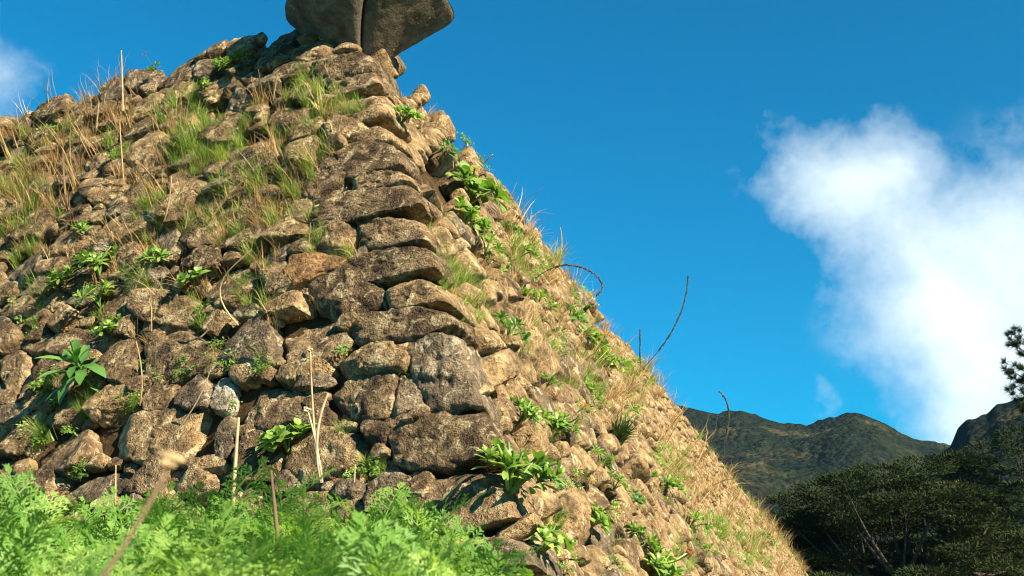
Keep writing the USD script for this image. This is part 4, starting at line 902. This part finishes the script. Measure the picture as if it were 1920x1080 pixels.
# ------------------------------------------------------------------ trees
def spray_leaves(mb, c, R, n, r, size, flat=1.0, up=.35):
    """foliage sprays (thin kites) around centre c, radii R, pointing outward and up"""
    d = r.normal(0, 1, (n, 3)); d /= np.linalg.norm(d, axis=1, keepdims=True); rad = r.uniform(.35, 1, n) ** .5
    p = c + d * rad[:, None] * R
    o = d * [1, 1, .3] + [0, 0, up] + r.normal(0, .35, (n, 3)); o /= np.linalg.norm(o, axis=1, keepdims=True)
    sd = np.cross(o, r.normal(0, 1, (n, 3))); sd /= np.linalg.norm(sd, axis=1, keepdims=True) + 1e-9
    L = size * r.uniform(.6, 1.5, n)[:, None]; W = L * .13
    nn = np.cross(sd, o)
    v = np.stack([p, p + o * L * .5 - sd * W + nn * L * .06, p + o * L, p + o * L * .5 + sd * W - nn * L * .06], 1).reshape(-1, 3)
    i = np.arange(n) * 4; mb.add(v, np.vstack([np.stack([i, i + 1, i + 2], 1), np.stack([i, i + 2, i + 3], 1)]))
def tree(name, label, base, forks, pads, mat, seed, size, per, trunk_r):
    r = np.random.default_rng(seed); t = thing(name, label, 'tree', base)
    wood = MB(); base = np.asarray(base, float)
    obj('trunk', tube(spline([(0, 0, -.5), forks[0] * .5, forks[0]], 10), np.linspace(trunk_r * 1.25, trunk_r * .85, 10), 9), BARK, t, smooth=True)
    fol = MB()
    F0 = np.array(forks)
    for k, (c, R) in enumerate(pads):
        f = F0[np.argmin(np.linalg.norm(F0[:, :2] - c[:2] * .55, axis=1) + r.uniform(0, 1, len(F0)))]
        mid = f * .45 + c * .55 + [0, 0, -.12 * np.linalg.norm(c - f)]
        wood.add(*tube(spline([f - [0, 0, .3], mid, c - [0, 0, R[2] * .3]], 8), np.linspace(trunk_r * r.uniform(.14, .28), trunk_r * .04, 8), 5))
        spray_leaves(fol, c, np.array(R), per, r, size)
    for f in forks[1:]: wood.add(*tube(spline([forks[0] * .8, (forks[0] + f) / 2 + r.normal(0, .3, 3), f], 8), np.linspace(trunk_r * .55, trunk_r * .2, 8), 7))
    obj('limbs', wood.get(), BARK, t, smooth=True); obj('crown', fol.get(), mat, t)
    return t
def cypress(name, label, cx, dep, width, zbot, ztop, seed, npads, per, size, named=()):
    r = np.random.default_rng(seed); b = at_depth(cx, 700, dep); b[2] = 0
    forks = [np.array([0, 0, ztop * .22])] + [np.array([math.cos(a) * width * .16, math.sin(a) * width * .12, ztop * r.uniform(.38, .5)]) for a in np.linspace(0, 6.28, 7)[:-1]]
    pads = []
    for (px, py, w, h) in named:
        c = at_depth(px, py, dep - r.uniform(-.15, .35) * width); w = w * dep / F / 2; pads.append((c - b, (w, w * .9, max(h * dep / F / 2, .35))))
    for _ in range(npads):
        a = r.uniform(0, 6.28); q = math.sqrt(r.uniform(.02, 1)); zt = zbot + (ztop - zbot) * (1 - q ** 2.4 * .55); z = zbot + (zt - zbot) * r.uniform(.0, 1) ** .55
        w = width * r.uniform(.06, .13); pads.append((np.array([math.cos(a) * q * width / 2, math.sin(a) * q * width / 2 * .8, z]), (w, w, w * r.uniform(.13, .24))))
    return tree(name, label, b, forks, pads, CONIF, seed, size, per, width * .035)
CYP = [(1570, 918, 170, 26), (1490, 938, 110, 22), (1525, 962, 130, 24), (1582, 902, 90, 22), (1652, 888, 120, 26), (1728, 876, 130, 34), (1690, 905, 140, 28), (1750, 940, 150, 28), (1790, 960, 130, 26), (1592, 962, 140, 26), (1540, 996, 140, 26), (1566, 1018, 120, 22), (1592, 1047, 110, 22), (1515, 1022, 90, 26), (1865, 988, 100, 40), (1765, 1054, 140, 20), (1816, 1060, 110, 20), (1890, 1070, 80, 22), (1850, 942, 130, 30), (1700, 940, 160, 30), (1650, 930, 150, 26)]
cypress('cypress_tree', 'wide dark cypress with layered flat boughs, nearest tree below the mountain', 1690, 105, 27, 3.5, 15.0, 5, 64, 1500, .34, CYP)
cypress('cypress_tree', 'darker conifer rising behind the wide cypress at the right edge', 1850, 150, 30, 3, 25, 6, 70, 1100, .5, [(1800, 868, 120, 40), (1870, 850, 130, 50), (1910, 826, 90, 50), (1770, 880, 90, 30)])
cypress('cypress_tree', 'small distant conifer peeping over the left of the wide cypress', 1575, 165, 22, 3, 17.5, 8, 40, 900, .5)

def pine():
    r = np.random.default_rng(12); dep = 62; b = at_depth(2045, 700, dep); b[2] = 0; H = 25.0
    t = thing('pine_tree', 'tall pine reaching in from the right edge with tufted branch ends against the cloud', 'tree', b)
    obj('trunk', tube(spline([(0, 0, -.5), (.1, 0, H * .5), (0, 0, H)], 12), np.linspace(.42, .08, 12), 9), BARK, t, smooth=True)
    wood, fol = MB(), MB()
    def branch(p0, tip, w):
        pts = spline([p0, (p0 + tip) / 2 - [0, 0, .12 * np.linalg.norm(tip - p0)], tip], 10); wood.add(*tube(pts, np.linspace(w, w * .2, 10), 5))
        for i in range(4, 10):
            for _ in range(3):
                c = pts[i] + r.normal(0, .22, 3) + [0, 0, .12]; n = 70
                d = r.normal(0, 1, (n, 3)) + (tip - p0) / np.linalg.norm(tip - p0) * .8 + [0, 0, .7]; d /= np.linalg.norm(d, axis=1, keepdims=True)
                sd = np.cross(d, r.normal(0, 1, (n, 3))); sd /= np.linalg.norm(sd, axis=1, keepdims=True); L = r.uniform(.28, .5, n)[:, None]
                k = np.arange(n) * 3; fol.add(np.stack([c - sd * .018, c + sd * .018, c + d * L], 1).reshape(-1, 3), np.stack([k, k + 1, k + 2], 1))
    for (x, y) in [(1892, 640), (1890, 690), (1898, 706), (1908, 730), (1916, 756), (1906, 655), (1914, 632), (1918, 700)]:
        tip = at_depth(x, y, dep + r.normal(0, .5)) - b; branch(np.array([0, 0, tip[2] - .9]), tip, .09)
    for k in range(46):
        z = r.uniform(6, H - .5); a = r.uniform(0, 6.28); l = (H - z) * .22 + 1.0
        if math.sin(a - 2.4) > -2 and abs(math.cos(a) + 1) < .55 and 8 < z < 19: l *= .6
        branch(np.array([0, 0, z]), np.array([math.cos(a) * l, math.sin(a) * l, z + .22 * l + .3]), .08)
    obj('limbs', wood.get(), BARK, t, smooth=True); obj('crown', fol.get(), PINEM, t)
pine()

# ------------------------------------------------------------------ air
def haze():
    HZ = usdkit.material(stage, '/World/Looks/haze_air', {'v': ('principled_volume', {'color': (0.30, 0.65, 1.0), 'density': 0.00002, 'anisotropy': 0.2})}, [], volume='v.volume')
    b = trimesh.creation.box([5600, 5600, 760]); b.apply_translation([0, 0, 380 - 8])
    tag(obj('haze', b, HZ), 'thin bluish haze in the valley air', 'haze', kind='stuff')
haze()
